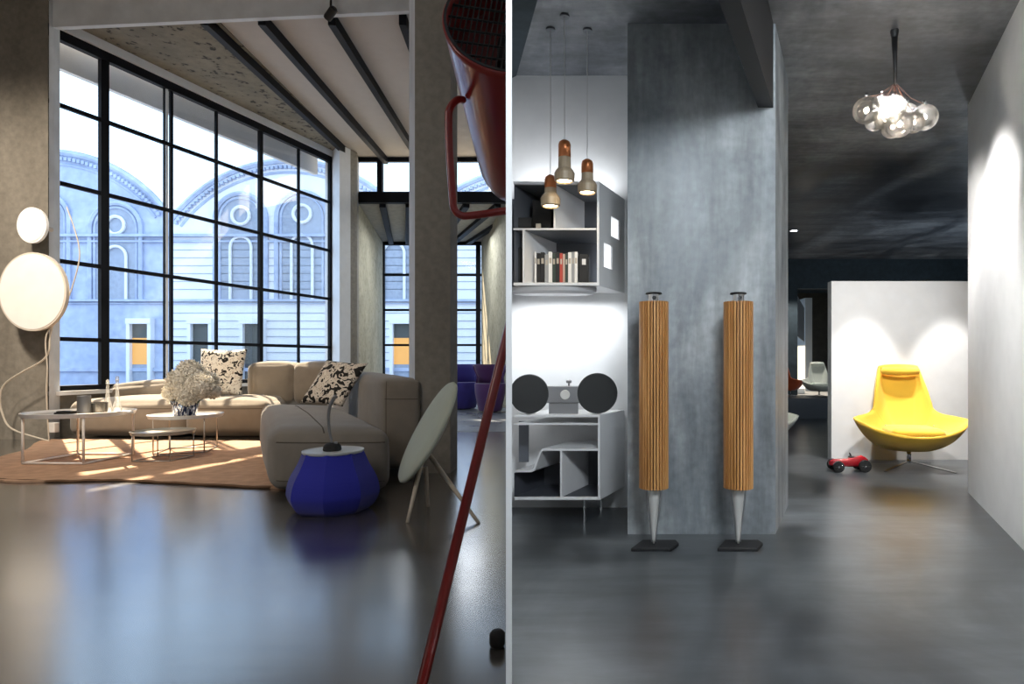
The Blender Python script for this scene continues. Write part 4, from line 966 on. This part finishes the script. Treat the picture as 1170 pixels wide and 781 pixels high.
# --- pendants
for px, y0, y1, Yp_, lab in ((645, 160, 207.5, 3.80, 'turned wood pendant hanging highest of three, copper capped and lit'), (671, 182, 220.5, 3.96, 'turned wood pendant nearest the concrete pillar, copper capped and lit'), (629, 200, 236, 3.95, 'turned wood pendant hanging lowest in front of the cabinet, copper capped and lit')):
    zb_ = P(0, y1, Yp_).z; zt_ = P(0, y0, Yp_).z; c = Vector((P(px, 0, Yp_).x, Yp_, zb_)); hh = zt_-zb_
    o = thing('pendant_lamp', (c.x, c.y, zr), lab, 'pendant lamp', 'turned wood pendants')
    b = BM(); lathe(b, [(.050, .0), (.062, .008), (.064, .05), (.055, .068), (.040, .085), (.038, hh*.58)], c, 28, capb=False); link('wooden_shade', b, M_cork, o, smooth='auto' and False)
    b = BM(); lathe(b, [(.0385, hh*.58), (.0385, hh-.03), (.033, hh-.012), (.016, hh)], c, 28); link('copper_cap', b, M_copper, o, smooth=True)
    b = BM(); lathe(b, [(.001, .006), (.046, .008), (.046, .014)], c, 24); link('lit_mouth', b, M_glowP, o)
    b = BM(); tube(b, [c+Vector((0, 0, hh)), (c.x, c.y, zr)], .0028, 6); link('cable', b, M_table, o)
    b = BM(); lathe(b, [(.03, zr-.012), (.03, zr)], (c.x, c.y, 0), 20); link('ceiling_rose', b, M_inner, o)
    lamp('pendant_glow', 'SPOT', (c.x, c.y, zb_-.02), 1.6, (1, .78, .5), aim=(c.x, c.y, 0), spot_size=math.radians(120), spot_blend=.8, shadow_soft_size=.04)

# --- glass globe chandelier
hc_ = P(1022, 36, 3.97); o = thing('chandelier', (hc_.x, hc_.y, zr), 'chandelier of clustered clear glass globes on a bunched black cable', 'chandelier')
b = BM(); lathe(b, [(.026, 0), (.022, -.03), (.018, -.05)], (hc_.x, hc_.y, zr), 20); 
b.free(); b = BM(); lathe(b, [(.018, -.05), (.026, -.012), (.026, 0)], (hc_.x, hc_.y, zr), 20); link('ceiling_cup', b, M_black, o)
nb = P(1023, 98, 3.97)
b = BM(); tube(b, [(hc_.x, hc_.y, zr-.03), (hc_.x+.004, hc_.y, zr-.2), nb], [.020, .013, .010], 10); link('cable_bundle', b, M_black, o, smooth=True)
globes = [(990, 126, 0, 15.5), (1020, 124, -.10, 14.5), (1036, 130, .08, 12.5), (1056, 134, 0, 15), (1012, 136, .02, 13), (1028, 142, -.12, 14.5), (1020, 145, .0, 13), (1000, 138, .12, 12), (1044, 140, -.04, 12), (1008, 120, .16, 11)]
for i, (px, py, dy, rp) in enumerate(globes):
    c = P(px, py, 3.97+dy); r_ = rp/FX*3.97
    b = BM(); sphere(b, c, r_, 24, 16, (1, 1, .97)); g = link('glass_globe', b, M_globe, o, smooth=True)
    b = BM(); sphere(b, c, r_*.19, 12, 8); bulb_ = link('bulb', b, M_bulb, g, smooth=True)
    b = BM(); lathe(b, [(.010, 0), (.012, .006), (.012, .02), (.006, .03)], c+Vector((0, 0, r_*.95)), 12); link('socket', b, M_chrome, g, smooth=True)
    b = BM(); tube(b, [nb+Vector((0, 0, .02)), (nb+c)/2+Vector(((c.x-nb.x)*.05, 0, .02)), c+Vector((0, 0, r_))], .0022, 6); link('cord', b, mat('brown cord', (.16, .07, .05), .5) if i == 0 else bpy.data.materials['brown cord'], o)
lamp('chandelier_glow', 'POINT', P(1020, 124, 3.87), 15, (1, .92, .82), shadow_soft_size=.02)

# --- recessed downlights
for px, py, zz, Y, lab in ((907, 263, zr, (zr-EYE)*FX/(CY-263), 'small lit round downlight in the dark ceiling beside the pillar'), (940, 335.5, 0, 0, 'small lit round downlight in the low ceiling of the far opening')):
    if not zz: zz = P(0, 330, 13).z+.35; Y = (zz-EYE)*FX/(CY-py)
    c = P(px, py, Y); c.z = zz; o = thing('downlight', c, lab, 'downlight')
    b = BM(); lathe(b, [(.055, -.01), (.085, -.008), (.085, 0)], c, 24, capb=False); link('ring', b, M_lacqg, o)
    b = BM(); lathe(b, [(.055, -.009), (.055, -.004)], c, 24); link('lit_disc', b, M_glowW, o)

# --- winged swivel chair
def wing_chair(c, m, label, rot=0., scale=1.):
    o = thing('swivel_armchair', (0, 0, 0), label, 'armchair')
    half = [(0, -.40, .355), (.20, -.385, .37), (.40, -.30, .42), (.52, -.17, .475), (.565, -.04, .505), (.49, .06, .525), (.38, .13, .545), (.315, .18, .59), (.298, .20, .66), (.27, .25, .80), (.235, .31, .94), (.212, .345, 1.02), (.175, .36, 1.05), (0, .365, 1.06)]
    rim = crom([(-x, y, z) for x, y, z in half[:0:-1]]+half[:-1], 5, True)
    n = len(rim); nr_ = 10
    def Bz(a, b_, c_, t): return a*(1-t)**2+b_*2*t*(1-t)+c_*t*t
    outer = []; inner = []
    for i, p in enumerate(rim):
        back = max(0, min(1, (p.z-.55)/.45))
        ang = math.atan2(p.y+.02, p.x)
        bt = Vector((.23*math.cos(ang), .20*math.sin(ang)+.02, .185))
        ctrl = Vector((p.x*.80, p.y*.85+.04*back, .25+.10*back))
        outer.append([Bz(p, ctrl, bt, t/nr_) for t in range(nr_+1)])
        pin = p+Vector((-p.x*.045, -.035*back-(p.y*.05)*(1-back), .004))
        ctrl = Vector((p.x*.62, p.y*.62 if back < .2 else p.y*.75, .335))
        cen_ = Vector((p.x*.02, -.04, .335))
        inner.append([Bz(pin, ctrl, cen_, t/nr_) for t in range(nr_+1)])
    b = BM()
    vo = [[b.verts.new(q) for q in r] for r in outer]; vi = [[b.verts.new(q) for q in r] for r in inner]
    for i in range(n):
        j = (i+1) % n
        for k in range(nr_):
            b.faces.new((vo[i][k], vo[i][k+1], vo[j][k+1], vo[j][k])); b.faces.new((vi[i][k], vi[j][k], vi[j][k+1], vi[i][k+1]))
        b.faces.new((vo[i][0], vo[j][0], vi[j][0], vi[i][0]))
    b.faces.new([v[-1] for v in vo]); b.faces.new([v[-1] for v in vi][::-1])
    link('shell', b, m, o, smooth=True)
    b = BM(); rblock(b, [(-.25, -.315), (.25, -.315), (.24, .17), (-.24, .17)], .335, .425, .042, .012, 10); link('seat_cushion', b, m, o, smooth=True)
    b = BM(); t_ = BM()
    hs = [(-.125, .255, .965), (.125, .255, .965), (.115, .285, 1.045), (-.115, .285, 1.045)]
    tube(b, [(-.20, .275, .99), (-.18, .265, .99), (-.08, .258, .985), (.08, .258, .985), (.18, .265, .99), (.20, .275, .99)], [.012, .038, .044, .044, .038, .012], 14); t_.free()
    link('headrest', b, m, o, smooth=True)
    b = BM()
    for sx in (-1, 1): sphere(b, (sx*.235, -.02, .435), .007, 8, 6)
    link('button', b, M_greyal, o)
    b = BM(); tube(b, [(0, 0, .05), (0, 0, .19)], .022, 14); link('column', b, M_chrome, o, smooth=True)
    for e_ in ((.33, -.32), (-.33, -.32), (.30, .26), (-.30, .26)):
        b = BM(); beam(b, (0, 0, .065), (e_[0], e_[1], .008), .026, .012); link('leg', b, M_chrome, o)
    o.location = c; o.rotation_euler = (0, 0, rot); o.scale = (scale,)*3
    return o
yc = wing_chair(Vector((P(1038.5, 0, 6.33).x, 6.33, 0)), M_yellow, 'yellow winged swivel armchair in front of the white panel', rot=-.13)
# far chairs on the platform
def recol(root, m):
    for ch in [x for x in bpy.data.objects if x.parent is root]:
        if ch.name.split('.')[0] in ('shell', 'seat_cushion', 'headrest'):
            ch.data = ch.data.copy(); ch.data.materials[0] = m
w2 = copy_tree(yc, Vector((P(936, 0, 12.2).x, 12.2, .38))); recol(w2, M_whitewool); w2['label'] = 'small white winged swivel armchair on the grey platform far behind'; w2.scale = (.66,)*3
w3 = copy_tree(yc, Vector((P(903, 0, 12.4).x, 12.4, .38))); recol(w3, M_orange); w3['label'] = 'burnt orange armchair turned sideways on the far platform beside the pillar'; w3.rotation_euler = (0, 0, math.radians(100)); w3.scale = (.62, .5, .68)
w4 = copy_tree(yc, Vector((P(893, 0, 7.8).x-.0, 7.8, 0))); recol(w4, M_whitewool); w4['label'] = 'cream winged armchair mostly hidden behind the concrete pillar, one wing showing'; w4.scale = (.82,)*3; w4.location.x = P(912, 0, 7.8).x-.58*.82
# low lit bench on the platform
b = BM(); q = P(903, 452, 13.4); box(b, P(899, 0, 13.4).x, P(920, 0, 13.4).x, 13.4, 13.6, .38, .50); tag(link('bench', b, M_table, origin=(q.x, 13.5, .38), bevel=.02), 'low white bench on the far platform behind the orange chair', 'bench')

# --- red toy car
tc = Vector((P(969, 0, 6.12).x, 6.12, 0)); o = thing('toy_car', tc, 'red vintage toy racing car with black tyres on the floor by the yellow chair', 'toy car')
def tp(x, y, z): return tc+Vector((x, y, z))
b = BM()
secs = [(-.19, .020, .060, .100), (-.15, .034, .050, .118), (-.06, .040, .045, .125), (-.01, .044, .045, .128), (.02, .046, .045, .142), (.09, .044, .045, .150), (.13, .034, .05, .160), (.17, .018, .07, .140), (.20, .006, .09, .115)]
rg = []
for x, w_, z0_, z1_ in secs:
    zc_, hz = (z0_+z1_)/2, (z1_-z0_)/2
    rg.append([b.verts.new(tp(x, w_*math.copysign(abs(math.cos(a))**.6, math.cos(a)), zc_+hz*math.copysign(abs(math.sin(a))**.6, math.sin(a)))) for a in [2*PI*k/16 for k in range(16)]])
for A, B_ in zip(rg, rg[1:]):
    for k in range(16): b.faces.new((A[k], A[(k+1) % 16], B_[(k+1) % 16], B_[k]))
b.faces.new(rg[0][::-1]); b.faces.new(rg[-1]); link('body', b, M_redtoy, o, smooth=True)
b = BM(); box(b, tc.x+.01, tc.x+.075, tc.y-.03, tc.y+.03, .138, .146); link('cockpit', b, M_rubber, o)
b = BM(); tube(b, [tp(.015, 0, .15), tp(.02, 0, .165)], .003, 6); lathe(b, [(.02, 0), (.02, .004)], tp(.02, 0, .165), 14, axis=(1, 0, .4)); link('steering_wheel', b, M_rubber, o)
for x in (-.125, .135):
    for sy_ in (-1, 1):
        r_ = .056 if x < 0 else .062; q = tp(x, sy_*.085, r_)
        b = BM(); lathe(b, [(r_*.72, -.017), (r_*.95, -.017), (r_, -.008), (r_, .008), (r_*.95, .017), (r_*.72, .017)], q, 28, axis=(0, 1, 0)); wh = link('wheel', b, M_rubber, o, smooth=False)
        b = BM(); lathe(b, [(r_*.70, -.019), (r_*.70, .019)], q, 20, axis=(0, 1, 0), capb=False, capt=False)
        for k in range(8):
            a = PI*k/8; dv_ = Vector((math.cos(a), 0, math.sin(a)))*r_*.7; tube(b, [q-dv_+Vector((0, sy_*.015, 0)), q+dv_+Vector((0, sy_*.015, 0))], .0022, 5)
        sphere(b, q+Vector((0, sy_*.018, 0)), .009, 8, 6); link('spoked_rim', b, M_chrome, wh)
    b = BM(); tube(b, [tp(x, -.085, .056), tp(x, .085, .056)], .005, 8); link('axle', b, M_chrome, o)
